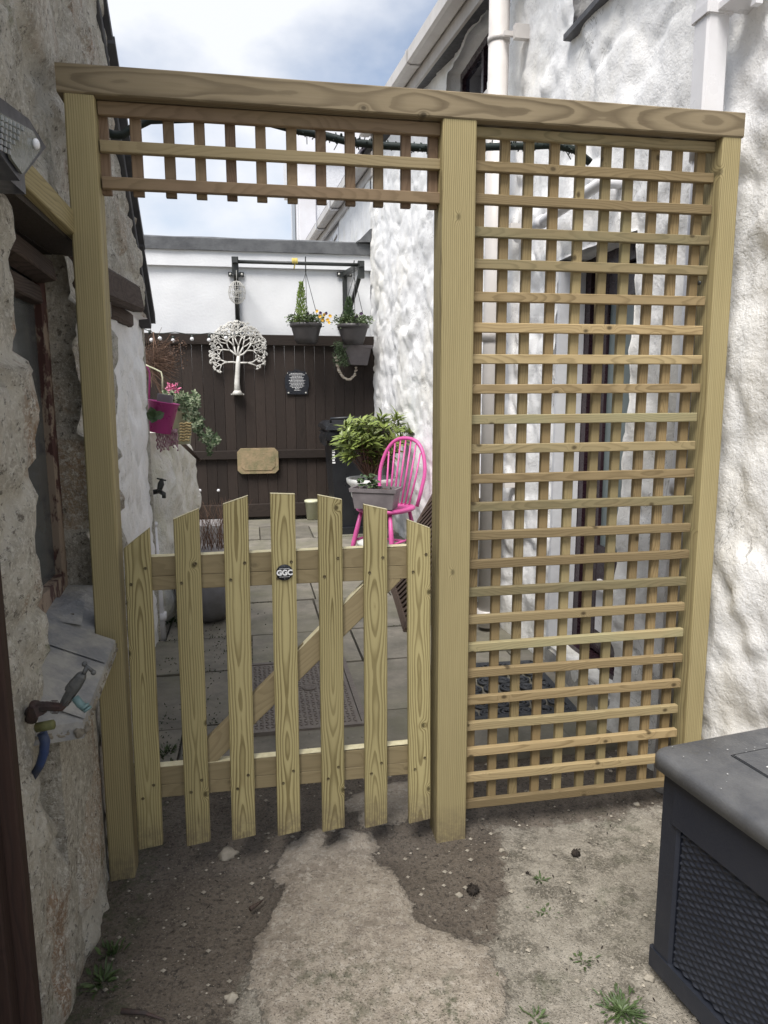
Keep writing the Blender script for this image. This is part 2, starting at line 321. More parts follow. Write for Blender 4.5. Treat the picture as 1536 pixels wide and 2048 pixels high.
M['violet'] = mat('dark_petal', (.03, .01, .04), (.05, .015, .06), .6)
M['pinkpetal'] = mat('pink_petal', (.75, .13, .33), (.85, .35, .5), .6, 60)
M['silver'] = mat('cream_metal', (.66, .65, .61), (.52, .50, .46), .5, 25, .3)
M['plaque'] = mat('black_plaque', (.015, .017, .024), None, .35)
M['ink'] = mat('white_lettering', (.85, .85, .85), (.85, .85, .85), .6)
M['tanstone'] = mat('mossy_tan_stone', (.34, .25, .15), (.19, .17, .09), .9, 11, 1., 80)
M['shell'] = mat('pale_shell', (.55, .50, .42), (.40, .33, .26), .6, 30)
M['rope'] = mat('yellow_rope', (.60, .50, .14), (.45, .36, .1), .8)
M['wire'] = mat('pale_wire', (.55, .54, .50), None, .4)
M['globe'] = mat('frosted_globe', (.75, .75, .76), (.62, .62, .64), .25)
M['plum'] = mat('plum_yarn', (.26, .10, .15), (.55, .40, .42), .9, 40, .5)
M['straw'] = mat('straw_weave', (.50, .40, .20), (.25, .18, .08), .9, 50, .6)
M['peel'] = None
M['doorp'] = mat('plum_door', (.022, .010, .015), (.03, .015, .02), .3, 5, .05)
M['rubber'] = mat('rubber_mat', (.022, .025, .03), (.04, .043, .05), .6, 20, .3)
M['iron'] = mat('cast_iron', (.13, .11, .10), (.17, .15, .13), .65, 12, .6, 80)
M['brass'] = mat('tap_metal', (.05, .055, .06), (.11, .11, .105), .6, 40, .6, metal=.3)
M['rust'] = mat('rusty_fitting', (.075, .04, .033), (.045, .038, .036), .8, 30, .6)
M['blue'] = mat('blue_hose', (.015, .045, .15), (.04, .05, .08), .6, 20, .2)
M['verdigris'] = mat('verdigris_nozzle', (.10, .17, .17), (.1, .16, .16), .6, 30, .3)
M['mossbrass'] = mat('mossy_brass', (.20, .19, .07), (.1, .11, .04), .7, 30, .3)
M['curtain'] = mat('grey_curtain', (.35, .36, .36), (.25, .26, .26), .9, 4, .3)
M['lamp'] = mat('lamp_casing', (.035, .038, .05), (.05, .053, .065), .4, 5, .1)
M['pebblestone'] = mat('loose_stone', (.42, .38, .31), (.28, .25, .2), .9, 30, .8, rndmix=.4)
M['cone'] = mat('dark_cone', (.03, .022, .016), (.012, .009, .007), .9, 60, 1.)
M['screw'] = mat('brassed_screw', (.16, .13, .06), (.08, .06, .03), .4)
M['lens'] = mat('lamp_lens', (.17, .18, .16), (.12, .13, .11), .25, 20, .1)
M['string'] = mat('wire_green', (.01, .02, .015), None, .5)
def glass(name, col, rough=.08, tr=0.):
    m = NT(name); v = m.co(); return m.set(m.mix(m.ramp(m.noise(v, 4, 4), [(.35, 0.), (.65, 1.)]), col, tuple(c*.8 for c in col)), rough, m.bump(m.noise(v, 3, 2), .05, .01), **{'Specular IOR Level': .6})
M['frost'] = glass('frosted_door_glass', (.16, .20, .20), .3)
M['darkglass'] = glass('dark_window_glass', (.012, .012, .018), .06)
M['winglass'] = glass('dusty_window_glass', (.11, .12, .12), .2)
def peel():
    m = NT('peeling_brown_paint'); v = m.co((1, 1, .4))
    f = m.ramp(m.noise(v, 22, 5, .7), [(.47, 0.), (.53, 1.)])
    return m.set(m.mix(f, (.075, .03, .024), (.30, .23, .17)), .7, m.bump(f, .5, .003))
M['peel'] = peel()
def paving():
    m = NT('stone_paving'); v = m.co(); rv = m.attr('rnd').outputs['Fac']
    a = m.noise(v, 6, 6, .7); b = m.noise(v, 45, 4, .7); c = m.noise(v, 2.1, 4, .6)
    col = m.mix(m.ramp(a, [(.35, 0.), (.65, 1.)]), (.22, .20, .165), (.12, .112, .092))
    col = m.mix(m.ramp(c, [(.45, 0.), (.65, .6)]), col, (.15, .145, .095))
    col = m.mix(m.ramp(b, [(.6, 0.), (.72, .4)]), col, (.3, .28, .24))
    col = m.n('ShaderNodeHueSaturation', {'Color': col, 'Value': m.ma('MULTIPLY_ADD', rv, .4, .85)}).outputs[0]
    return m.set(col, .8, m.bump(m.ma('ADD', a, m.ma('MULTIPLY', b, .4)), .5, .006))
M['paving'] = paving()
def groundm():
    m = NT('damp_soil_and_concrete'); v = m.co(); k = m.n('ShaderNodeSeparateXYZ', {0: m.attr('msk').outputs['Vector']})
    conc, grav, mossm = k.outputs
    n1 = m.noise(v, 5, 6, .65); n2 = m.noise(v, 28, 6, .75); n3 = m.noise(v, 150, 4, .8); vo = m.n('ShaderNodeTexVoronoi', {'Vector': v, 'Scale': 170.})
    grit = m.ramp(vo.outputs[0], [(.12, 1.), (.3, 0.)]); gsel = m.n('ShaderNodeSeparateXYZ', {0: vo.outputs['Color']}).outputs[0]
    soil = m.mix(m.ramp(n1, [(.35, 0.), (.65, 1.)]), (.155, .128, .10), (.10, .08, .062))
    soil = m.mix(m.ramp(n3, [(.47, 0.), (.6, .6)]), soil, (.19, .165, .135)); soil = m.mix(m.ramp(m.noise(v, 90, 5, .8), [(.53, 0.), (.6, .8)]), soil, (.03, .025, .02))
    soil = m.mix(m.ramp(n2, [(.56, 0.), (.7, .75)]), soil, (.035, .028, .023))
    soil = m.mix(m.ma('MULTIPLY', grit, m.ramp(gsel, [(.82, 0.), (.9, .8)])), soil, (.36, .33, .28))
    con = m.mix(m.ramp(n2, [(.35, 0.), (.65, 1.)]), (.43, .375, .305), (.29, .25, .20))
    con = m.mix(m.ramp(n1, [(.5, 0.), (.66, .7)]), con, (.20, .165, .13))
    con = m.mix(m.ramp(m.noise(v, 12, 7, .8), [(.56, 0.), (.62, .8)]), con, (.15, .12, .095))
    con = m.mix(m.ramp(m.noise(v, 48, 8, .85), [(.52, 0.), (.57, .65)]), con, (.52, .47, .40)); con = m.mix(m.ramp(m.noise(v, 75, 7, .85), [(.56, 0.), (.6, .7)]), con, (.13, .11, .09))
    gr = m.mix(m.ramp(n2, [(.35, 0.), (.65, 1.)]), (.37, .34, .285), (.20, .18, .145))
    gr = m.mix(m.ramp(m.noise(v, 9, 6, .75), [(.5, 0.), (.6, .85)]), gr, (.10, .09, .068))
    gr = m.mix(m.ramp(n3, [(.5, 0.), (.62, .8)]), gr, (.40, .36, .30))
    gr = m.mix(m.ma('MULTIPLY', grit, m.ramp(gsel, [(.6, 0.), (.7, .8)])), gr, (.42, .40, .36))
    e = m.ma('MULTIPLY', m.ma('ADD', m.ma('MULTIPLY', m.ma('SUBTRACT', m.noise(v, 7, 3, .6), .5), .9), m.ma('SUBTRACT', m.noise(v, 22, 7, .8), .5)), 1.5)
    fg = m.ramp(m.ma('ADD', grav, e), [(.4, 0.), (.6, 1.)]); fc = m.ramp(m.ma('ADD', conc, e), [(.40, 0.), (.49, .75), (.56, .85), (.70, 1.)])
    fm = m.ma('MULTIPLY', mossm, m.ramp(m.noise(v, 20, 6, .8), [(.5, 0.), (.6, .8)]))
    col = m.mix(fc, m.mix(fg, soil, gr), con); col = m.mix(fm, col, (.055, .068, .03))
    h = m.ma('ADD', m.ma('ADD', m.ma('MULTIPLY', n2, .8), m.ma('MULTIPLY', n3, .5)), m.ma('MULTIPLY', fc, .5))
    h = m.ma('MULTIPLY_ADD', grit, .35, h)
    return m.set(col, m.ramp(n1, [(.3, .7), (.7, .95)]), m.bump(h, 1., .011))
M['ground'] = groundm()

# ---------------- ground ----------------
def inpoly(x, y, pg):
    c = False; j = len(pg)-1
    for i in range(len(pg)):
        xi, yi = pg[i]; xj, yj = pg[j]
        if (yi > y) != (yj > y) and x < (xj-xi)*(y-yi)/(yj-yi)+xi: c = not c
        j = i
    return c
def gpoly(l): return [tuple(P(a, b, Z=0)[:2]) for a, b in l]
CONC = gpoly([(560,1725),(572,1690),(615,1668),(640,1662),(655,1690),(690,1662),(745,1668),(740,1715),(790,1752),(812,1775),(815,1825),(850,1850),(900,1862),(960,1880),(1000,1925),(1010,1990),(985,2060),(980,2200),(700,2200),(560,2080),(515,1960),(505,1900),(535,1850),(560,1790),(545,1750)])
STEP = gpoly([(690,1600),(760,1560),(880,1545),(880,1600),(800,1640),(730,1650)])
GRAV = gpoly([(1010,1660),(1100,1640),(1340,1610),(1420,1600),(1500,1800),(1700,2300),(500,2300),(480,2060),(470,1990),(520,1900),(700,1900),(950,1880),(1000,1860),(985,1800),(1005,1720)])
def pdist(x, y, pg):
    d = 9
    for i in range(len(pg)):
        a = pg[i-1]; b = pg[i]; dx, dy = b[0]-a[0], b[1]-a[1]; t = max(0, min(1, ((x-a[0])*dx+(y-a[1])*dy)/(dx*dx+dy*dy+1e-12)))
        d = min(d, sqrt((x-a[0]-t*dx)**2+(y-a[1]-t*dy)**2))
    return d
def soft(x, y, pg, w=.05):
    d = pdist(x, y, pg); s = d if inpoly(x, y, pg) else -d
    return max(0., min(1., .5+s/(2*w)))
def lin(a, b, st):
    n = max(1, round((b-a)/st)); return [a+(b-a)*i/n for i in range(n)]
def ground_h(x, y):
    h = 0.
    if -1.8 < y < .5 and -.4 < x < 2.4:
        p = V((x, y, 0)); h = .010*fbm(p*3.2, 3)+.005*fbm(p*14, 3)
    return h
gx = [-60, -20, -6, -2, -.6]+lin(-.1, 2.0, .012)+[2.0, 2.6, 5, 20, 60]
gy = [-60, -20, -6, -3, -1.9]+lin(-1.2, .42, .012)+[.42, .6, 1, 2, 3, 4, 5, 6, 9, 20, 60]
g = MB(); vs = []; g.m = []
for y in gy:
    for x in gx:
        fine = -1.2 <= y <= .42 and -.1 <= x <= 2.0
        cm = gm = mm = 0.
        if fine:
            cm = max(soft(x, y, CONC, .045), soft(x, y, STEP, .03)); gm = soft(x, y, GRAV, .09)
            mm = max(0., min(1., (fbm(V((x*2.2+4, y*2.2, 0)), 3)+.1)*1.6))*gm + (.7 if x < .22 else 0)
        else: gm = 1.
        z = ground_h(x, y)-.012+(.014*cm if fine else 0)
        if y > .42: z = -.035
        elif y > .2: z -= (y-.2)*.08
        vs.append((x, y, z)); g.m.append((cm, gm, mm))
n = len(gx)
g.add(vs, [(j*n+i, j*n+i+1, (j+1)*n+i+1, (j+1)*n+i) for j in range(len(gy)-1) for i in range(n-1)], 0, True)
tag(g.build('ground', M['ground']), kind='structure')
# paving slabs of the yard
pv = MB(); y = .44; row = 0
while y < 5.6:
    dep = [.42, .55, .47, .60, .5][row % 5]; x = -.75-(row*.37 % .5)
    while x < 1.9:
        w = rnd(.38, .62); dz = rnd(-.006, .006); tx = rnd(-.004, .004)
        y1 = min(y+dep, 5.62)
        x1 = min(x+w, 1.95)
        if x1-x > .05:
            a, b, c, d = (x+.006, y+.006), (x1-.006, y+.006), (x1-.006, y1-.006), (x+.006, y1-.006)
            top = [(*q, dz+tx*(i in (1, 2))) for i, q in enumerate((a, b, c, d))]; bot = [(q[0], q[1], -.06) for q in (a, b, c, d)]
            pv.add(top+bot, [(0,1,2,3),(0,4,5,1),(1,5,6,2),(2,6,7,3),(3,7,4,0)], 0, False, None, rnd())
        x += w
    y += dep; row += 1
tag(pv.build('paving', M['paving']), kind='structure')
mg = MB()
for i in range(5000):   # moss and small weeds in the joints
    y = rnd(.4, 4.8)
    if rnd() < .5: x = rnd(.0, 1.7); y = .44+[0, .42, .97, 1.44, 2.04, 2.54, 2.96, 3.51, 3.98][int(rnd(0, 9))]+rnd(-.012, .012)
    else: x = rnd(.05, .35) if rnd() < .6 else rnd(.05, .9)
    if fbm(V((x*1.7, y*1.7, 5)), 2) < .12 or rnd() < .5: continue
    for k in range(3): leaf(mg, (x, y, .0), rdir(1.2), rnd(.003, .010), .004)
tag(mg.build('moss', M['moss']), 'low moss and tiny weeds in the paving joints', 'moss', kind='stuff')

# ---------------- generic rough wall ----------------
def wall_grid(mb, sl, tl, pos, holes, dirn, depth, mats=lambda s, t: 0, top=None):
    vs = []; ns = len(sl)
    for t in tl:
        for s in sl:
            tt = min(t, top(s)) if top else t
            vs.append(pos(s, tt))
    fs = []; mi = []
    base = len(vs)
    def cell(i, j):
        if i < 0 or j < 0 or i >= ns-1 or j >= len(tl)-1: return True
        cs, ct = (sl[i]+sl[i+1])/2, (tl[j]+tl[j+1])/2
        for a, b, c, d in holes:
            if a < cs < b and c < ct < d: return False
        return True
    for j in range(len(tl)-1):
        for i in range(ns-1):
            if not cell(i, j): continue
            if top and tl[j] >= top(sl[i]) and tl[j] >= top(sl[i+1]): continue
            fs.append((j*ns+i, j*ns+i+1, (j+1)*ns+i+1, (j+1)*ns+i)); mi.append(mats((sl[i]+sl[i+1])/2, (tl[j]+tl[j+1])/2))
    for j in range(len(tl)-1):
        for i in range(ns-1):
            if cell(i, j): continue
            for di, dj, e in ((-1,0,((0,0),(0,1))), (1,0,((1,1),(1,0))), (0,-1,((1,0),(0,0))), (0,1,((0,1),(1,1)))):
                if cell(i+di, j+dj):
                    k = [(j+b)*ns+i+a for a, b in e]; q = len(vs)
                    for fr in (.34, .67, 1.):
                        for kk in k:
                            p = V(vs[kk])+V(dirn)*depth*fr; p += V((0,0,.006*NZ.noise(p*20))) + V((0,.006*NZ.noise(p*17), 0))
                            vs.append(tuple(p))
                    pr = k
                    for z in range(3):
                        fs.append((pr[0], pr[1], q+z*2+1, q+z*2)); mi.append(mats((sl[i]+sl[i+1])/2+di*.1, (tl[j]+tl[j+1])/2+dj*.1)); pr = [q+z*2, q+z*2+1]
    b0 = len(mb.v); mb.v += [tuple(v) for v in vs]; mb.f += [tuple(b0+i for i in f) for f in fs]; mb.mi += mi; mb.sm += [True]*len(fs)
    mb.g += [tuple(v) for v in vs]; mb.r += [0.]*len(vs)

def cells(y, z, sy=4.2, sz=5.6, seed=0.):
    q = V((seed, y*sy, z*sz)); q += V((0, fbm(q*.9+V((5, 0, 0)), 3), fbm(q*.9+V((0, 9, 0)), 3)))*.45
    d, pt = NZ.voronoi(q); j = exp(-((d[1]-d[0])/.13)**2); r_ = (sin(pt[0].y*12.9+pt[0].z*78.2)*43758.5) % 1.
    return j, r_
# ---------------- right hand house ----------------
def wx(y): return 1.828-.017*y+.055*exp(-((y-3.2)/1.0)**2)
def rpos(s, t):
    p = V((7.3, s, t)); j, r_ = cells(s, t, 3.1, 4.2, 3.7); n = .020*fbm(p*2.1, 3)+.008*fbm(p*8, 3)+.0045*NZ.noise(p*26)+.05*max(0, NZ.noise(p*9)-.36)-.010*j+.012*(r_-.5)*(1-j)
    lump = max(0, .25-t)*.10 if s < .6 else 0
    return (wx(s)-n-lump, s, t)
DOOR = (.60, 1.19, .10, 1.80); WIN1 = (2.22, 3.12, 2.84, 3.30); WIN2 = (.35, 1.14, 2.66, 3.20)
ys = sorted(set([round(v, 4) for v in lin(-1.9, -.4, .04)+lin(-.4, 2.4, .018)+lin(2.4, 5.6, .03)+[5.6, .60, 1.19, 2.22, 3.12, .35, 1.14]]))
zs = sorted(set([round(v, 4) for v in lin(-.08, 3.42, .022)+[3.42, .10, 1.80, 2.84, 3.30, 2.66, 3.20]]))
house = thing('white_house', 'white rough rendered house on the right with plum door and white downpipes', 'house', (1.9, 1.8, 0))
w = MB(); wall_grid(w, ys, zs, rpos, [DOOR, WIN1, WIN2], (1, 0, 0), .20)
w.build('wall', M['white'], house)
# smooth reveal of the doorway, frame and door
dx = 1.955
d = MB(); d.box((dx-.03, 1.12, .10), (dx+.05, 1.20, 1.80)); d.box((dx-.03, .58, .10), (dx+.05, .65, 1.80)); d.box((dx-.03, .65, 1.74), (dx+.05, 1.12, 1.82)); d.box((dx-.05, .60, .06), (dx+.05, 1.20, .12))
fr = d.build('door_frame', M['doorp'], house)
d = MB(); d.box((dx, .655, .13), (dx+.04, .74, 1.735), bev=.004); d.box((dx, 1.02, .13), (dx+.04, 1.115, 1.735), bev=.004); d.box((dx, .74, 1.62), (dx+.04, 1.02, 1.735)); d.box((dx, .74, .13), (dx+.04, 1.02, .60))
dr = d.build('door', M['doorp'], house)
d = MB(); d.box((dx+.012, .74, .60), (dx+.03, 1.02, 1.62)); d.build('glass_panel', M['frost'], dr)
d = MB(); d.box((dx-.02, .76, .24), (dx+.01, .98, .46), bev=.008); d.box((dx-.045, .775, .43), (dx-.0, .965, .455), bev=.004); d.build('pet_flap', M['upvc'], dr)
d = MB(); d.box((wx(.9)+.0, .58, -.02), (dx+.06, 1.22, .085), bev=.01); d.build('doorstep', M['sill'], house)
d = MB(); d.box((wx(1.1)-.002, 1.165, .1), (dx-.032, 1.188, 1.79)); d.build('smooth_reveal', M['smooth'], house)
# windows
for (a, b, c, e), gl in ((WIN1, 'darkglass'), (WIN2, 'darkglass')):
    x0 = wx((a+b)/2)+.10; f = MB(); t = .045
    f.box((x0, a-.01, c-.01), (x0+.06, a+t, e+.02)); f.box((x0, b-t, c-.01), (x0+.06, b+.01, e+.02)); f.box((x0, a+t, c-.01), (x0+.06, b-t, c+t)); f.box((x0, a+t, e-t), (x0+.06, b-t, e+.02))
    f.box((x0+.005, (a+b)/2-.02, c+t), (x0+.055, (a+b)/2+.02, e-t))
    wf = f.build('window', M['doorp'], house)
    f = MB(); f.box((x0+.025, a+t, c+t), (x0+.032, b-t, e-t)); f.build('pane', M[gl], wf)
f = MB(); f.box((wx(.8)-.03, .28, 2.640), (wx(.8)+.1, 1.17, 2.662), bev=.003); f.build('window_sill', M['slate'], house)
f = MB(); f.box((wx(2.7)-.035, 2.15, 2.80), (wx(2.7)+.1, 3.18, 2.838), bev=.004); f.build('window_sill', M['upvc_old'], house)
# eaves: gutter, fascia and soffit
ga, gb = P(895, 0, X=1.635), P(783, 172, X=1.61); gd = (gb-ga)/(gb.y-ga.y)
def ge(y, dx=0, dz=0): q = ga+gd*(y-ga.y); return V((q.x+dx, y, q.z+dz))
Y0, Y1 = -1.8, 5.3
f = MB(); prof = [(0,.075),(-.0,.0),(.02,-.012),(.085,-.012),(.10,.0),(.10,.06),(.094,.06),(.094,.004),(.006,.004),(.006,.075)]
vs = [tuple(ge(yy, a, b)) for yy in (Y0, Y1) for a, b in prof]; n = len(prof)
f.add(vs, [(i, (i+1) % n, n+(i+1) % n, n+i) for i in range(n)]+[tuple(range(n-1,-1,-1)), tuple(range(n, 2*n))])
f.build('gutter', M['upvc_old'], house)
for yy in (.6, 2.0, 3.35, 4.6):
    f = MB(); pr = [(-.004,.08),(-.004,-.004),(.018,-.018),(.087,-.018),(.104,-.002),(.104,.03)]
    vs = [tuple(ge(y2, a, b)) for y2 in (yy, yy+.05) for a, b in pr]; n = 6
    f.add(vs, [(i, i+1, n+i+1, n+i) for i in range(n-1)]); f.build('gutter_union', M['upvc_old'], house)
f = MB(); vs = [tuple(ge(yy, a, b)) for yy in (Y0, Y1) for a, b in ((.105,.12),(.105,-.085),(.125,-.085),(.125,.12))]
f.add(vs, [(i, (i+1) % 4, 4+(i+1) % 4, 4+i) for i in range(4)]+[(3,2,1,0),(4,5,6,7)])
f.build('fascia', M['fascia'], house)
f = MB(); vs = [tuple(ge(yy, a, b)) for yy in (Y0, Y1) for a, b in ((.126,-.06),(.4,-.06),(.4,-.05),(.126,-.05))]
f.add(vs, [(i, (i+1) % 4, 4+(i+1) % 4, 4+i) for i in range(4)]); f.build('soffit', M['slate'], house)
f = MB(); vs = [tuple(ge(yy, a, b)) for yy in (Y0, Y1) for a, b in ((.05,.09),(3.,1.9),(3.,1.93),(.05,.115))]
f.add(vs, [(i, (i+1) % 4, 4+(i+1) % 4, 4+i) for i in range(4)]+[(3,2,1,0),(4,5,6,7)]); f.build('roof', M['slate'], house)
f = MB(); f.box((2.12, -1.9, -.1), (6, 5.6, 3.4)); f.build('house_core', M['smooth'], house)
# pipes
f = MB(); tube(f, [(1.70, 1.71, .03), (1.70, 1.71, 3.36)], .048, 24)
for z in (.05, 1.5): tube(f, [(1.70, 1.71, z), (1.70, 1.71, z+.07)], .055, 24)
for z in (.8, 2.0, 2.86): tube(f, [(1.70, 1.71, z), (1.70, 1.71, z+.025)], .053, 20); f.box((1.70, 1.63, z), (1.80, 1.648, z+.02)); f.box((1.74, 1.60, z-.02), (1.82, 1.63, z+.04))
f.build('soil_pipe', M['upvc_old'], house)
a, b = P(1035, 476, X=1.71), P(1205, 364, X=1.75)
f = MB(); tube(f, [a, a+(b-a)*.5, b, b+V((.1, -.01, 0))], .022, 14); tube(f, [a+(b-a)*.30, a+(b-a)*.36], .027, 14); f.build('waste_pipe', M['upvc'], house)
f = MB(); px, py = 1.757, .125
tube(f, [(px, py, .0), (px, py, 1.93)], .031, 20); tube(f, [(px, py, .95), (px, py, 1.0)], .036, 20); tube(f, [(px, py, 1.88), (px, py, 1.96)], .037, 20)
board(f, (px, py, 1.95), (px, py, 3.36), .066, .066, (1, 0, 0), .006)
board(f, (px, py, 2.235), (px, py, 2.262), .078, .078, (1, 0, 0), .004); f.box((px-.01, py-.125, 2.24), (px+.08, py-.03, 2.256)); f.box((px+.03, py-.135, 2.215), (px+.05, py-.115, 2.285))
f.build('downpipe', M['upvc'], house)
f = MB(); f.box((wx(.2)-.14, -.22, -.02), (wx(0)+.05, .08, .13)); 
rub = MB()
for i in range(7): blob(rub, (1.86-rnd(0, .05), .02+i*.03-rnd(0, .12), rnd(.02, .16)), rnd(.04, .07), amp=.5)
rub.build('rubble_footing', M['sillrough'], house)

# ---------------- neighbouring house beyond ----------------
nb = thing('neighbour_house', 'white house beyond the felt roof with a long gutter and narrow window', 'house', (1.9, 7, 0))
def npos(s, t): p = V((3.3, s, t)); return (1.735-.012*fbm(p*4, 3)-.004*NZ.noise(p*20), s, t)
f = MB(); wall_grid(f, lin(5.6, 8.1, .05)+[8.1], lin(2.2, 3.75, .05)+[3.75], npos, [], (1,0,0), .1)
f.box((1.76, 5.62, 0), (5, 8.1, 3.75)); f.build('wall', M['white'], nb)
ha, hb = P(735, 298, X=1.60), P(622, 474, X=1.55); hd = (hb-ha)/(hb.y-ha.y)
def he(y, dx=0, dz=0): q = ha+hd*(y-ha.y); return V((q.x+dx, y, q.z+dz))
y0, y1 = ha.y+.05, hb.y+1.5
f = MB(); prof = [(0,.09),(-.0,.0),(.02,-.012),(.10,-.012),(.12,.0),(.12,.08)]
vs = [tuple(he(yy, a, b)) for yy in (5.45, y1) for a, b in prof]; n = len(prof)
f.add(vs, [(i, (i+1) % n, n+(i+1) % n, n+i) for i in range(n)]+[tuple(range(n-1,-1,-1)), tuple(range(n, 2*n))]); f.build('gutter', M['upvc_old'], nb)
for q in ((665, 414), (640, 455)):
    yy = P(*q, X=1.6).y; f = MB(); pr = [(-.01,.10),(-.01,-.006),(.018,-.026),(.105,-.026),(.13,-.002)]; vs = [tuple(he(y2, a, b)) for y2 in (yy, yy+.12) for a, b in pr]
    f.add(vs, [(i, i+1, 5+i+1, 5+i) for i in range(4)]); f.build('gutter_union', M['upvc'], nb)
f = MB(); vs = [tuple(he(yy, a, b)) for yy in (5.45, y1) for a, b in ((.13,.12),(.13,-.10),(.155,-.10),(.155,.12))]
f.add(vs, [(i, (i+1) % 4, 4+(i+1) % 4, 4+i) for i in range(4)]+[(3,2,1,0),(4,5,6,7)]); f.build('fascia', M['fascia'], nb)
f = MB(); vs = [tuple(he(yy, a, b)) for yy in (5.45, y1) for a, b in ((.02,.10),(1.4,1.5),(1.4,1.55),(.02,.13))]
f.add(vs, [(i, (i+1) % 4, 4+(i+1) % 4, 4+i) for i in range(4)]+[(3,2,1,0),(4,5,6,7)]); f.build('roof', M['purple'], nb)
f = MB(); f.box((1.76, 8.12, 2), (4, 10.6, 3.7)); f.build('rear_wall', M['smooth'], nb)
f = MB(); f.box((1.735, 8.2, 2.9), (1.76, 8.3, 3.45)); f.box((1.735, 9.6, 2.9), (1.76, 9.7, 3.45)); f.box((1.735, 8.9, 2.9), (1.76, 8.96, 3.45)); f.box((1.735, 8.3, 3.38), (1.76, 9.6, 3.45)); wq = f.build('window', M['upvc'], nb)
f = MB(); f.box((1.75, 8.3, 2.9), (1.757, 9.6, 3.38)); f.build('pane', M['darkglass'], wq)
# dormer building
db = thing('dormer_house', 'white boarded dormer with pebbledash cheek standing far behind the flat roof', 'house', (2, 12, 0))
Yd = 11.5
q0 = P(598, 270, Y=Yd); q1 = P(760, 300, Y=Yd); zt = q0.z; xb = q0.x
f = MB(); f.box((xb+.25, Yd, 2), (xb+3.2, Yd+3, zt-.28)); f.build('wall', M['pebble'], db)
f = MB(); f.box((xb-.12, Yd-.12, zt-.45+.15), (xb+3.2, Yd+3.1, zt+.35), bev=.02); f.build('roof_box', M['upvc'], db)
f = MB(); f.box((xb-.03, Yd-.03, 2), (xb+.27, Yd+.3, zt-.32), bev=.01); f.box((xb-.045, Yd+.3, 2), (xb+.27, Yd+2, zt-.32), bev=.01); f.build('corner_board', M['upvc'], db)
f = MB(); f.box((xb-.06, Yd+.6, 3.), (xb-.05, Yd+1.5, zt-.6)); f.build('window', M['winglass'], db)
# ---------------- outbuilding with flat roof ----------------
ob = thing('flat_roofed_outbuilding', 'white flat roofed outbuilding with black felt edge across the end of the yard', 'building', (.5, 5.6, 0))
Yo = 5.62
def opos(s, t): p = V((s, 1.1, t)); return (s, Yo-.005*fbm(p*3, 3)-.003*NZ.noise(p*9), t)
zt = P(500, 478, Y=Yo).z; zb2 = P(500, 503, Y=Yo-.06).z; zf = P(500, 535, Y=Yo-.03).z
f = MB(); wall_grid(f, lin(-3, 1.75, .06)+[1.75], lin(0, 2.6, .06)+[2.6], opos, [], (0,1,0), .1); f.box((-3, Yo+.03, 0), (1.75, Yo+3.4, 2.6)); f.build('wall', M['outwall'], ob)
f = MB()
xs = lin(-3, 1.74, .12)+[1.74]
for i in range(len(xs)-1):
    o0, o1 = .006*NZ.noise(V((xs[i]*3, 0, 0))), .006*NZ.noise(V((xs[i+1]*3, 0, 0)))
    A = [(xs[i], Yo+3.4, zt+.0), (xs[i], Yo-.03, zt+o0), (xs[i], Yo-.075+o0, zt-.02), (xs[i], Yo-.07+o0, zb2+o0)]; B = [(xs[i+1], p[1]+(o1-o0)*(k > 1), p[2]+(o1-o0)*(k in (1, 3))) for k, p in enumerate(A)]
    f.add(A+B, [(0,4,5,1),(1,5,6,2),(2,6,7,3)], 0, False)
quad(f, (-3, Yo-.07, zb2), (1.74, Yo-.07, zb2), (1.74, Yo, zb2), (-3, Yo, zb2)); f.build('felt_roof', M['felt'], ob)
f = MB(); f.box((-3, Yo-.045, zf), (1.74, Yo-.012, zb2+.03), bev=.004); f.build('fascia', M['outwall'], ob)
f = MB(); a = P(720, 483, Y=Yo-.1); quad(f, P(715, 484, Y=5.5), P(748, 484, Y=5.5), P(748, 456, Y=5.5), P(740, 458, Y=5.5)); 
f.add([P(712, 484, Y=5.52), P(750, 486, Y=5.52), P(750, 458, Y=5.52), P(712, 484, Y=5.9), P(750, 486, Y=5.9), P(750, 458, Y=5.9)], [(0,1,2),(5,4,3),(0,2,5,3)]); f.build('lead_flashing', M['felt'], ob)

# ---------------- back fence ----------------
Yf = 5.46
fz = P(500, 668, Y=Yf).z
bf = thing('board_fence', 'tall dark brown board fence closing the end of the yard', 'fence', (.6, Yf, 0))
f = MB(); x = -1.6
while x < 1.745:
    w = .098; board(f, (x+w/2, Yf, .02), (x+w/2, Yf, fz-.02-rnd(0, .006)), w-.002, .018, (1,0,0), .002); x += w
f.build('board', M['fence'], bf)
for z, h in ((fz-.045, .10), (P(600, 907, Y=Yf).z, .085), (.10, .13)):
    f = MB(); board(f, (-1.6, Yf-.03, z), (1.745, Yf-.03, z-.02*(h == .10)), h, .04, (0,0,1), .004); f.build('rail', M['fence'], bf)

# ---------------- left building ----------------
va, vb = P(185, 0, X=.02), P(290, 632, X=.02)
va = V((.02, va.y, va.z)); slope = (vb.z-va.z)/(vb.y-va.y)
def vz(y): return vb.z+slope*(y-vb.y)
def lx(y, z): return .085-.035*max(0, min(1, (y+.1)/1.2)) + .035*max(0, .5-z)*(1 if y < .05 else 0)
def lpos(s, t):
    p = V((1.3, s, t*.8)); j, r_ = cells(s, t); n = .030*fbm(p*2.6, 3)+.012*fbm(p*8, 3)+.010*abs(fbm(p*14+V((9, 0, 0)), 2))+.005*NZ.noise(p*38)-.020*j+.022*(r_-.5)*(1-j)-(.14 if s < -.56 else 0)
    if s > .80 and t < 1.60: n = n*.45-.045
    pin = 1.0
    if -.12 < s < .2: n = min(n, .012) if s > -.03 else n
    return (lx(s, t)+n, s, t)
LW = (-.345, .22, .60, 1.60)
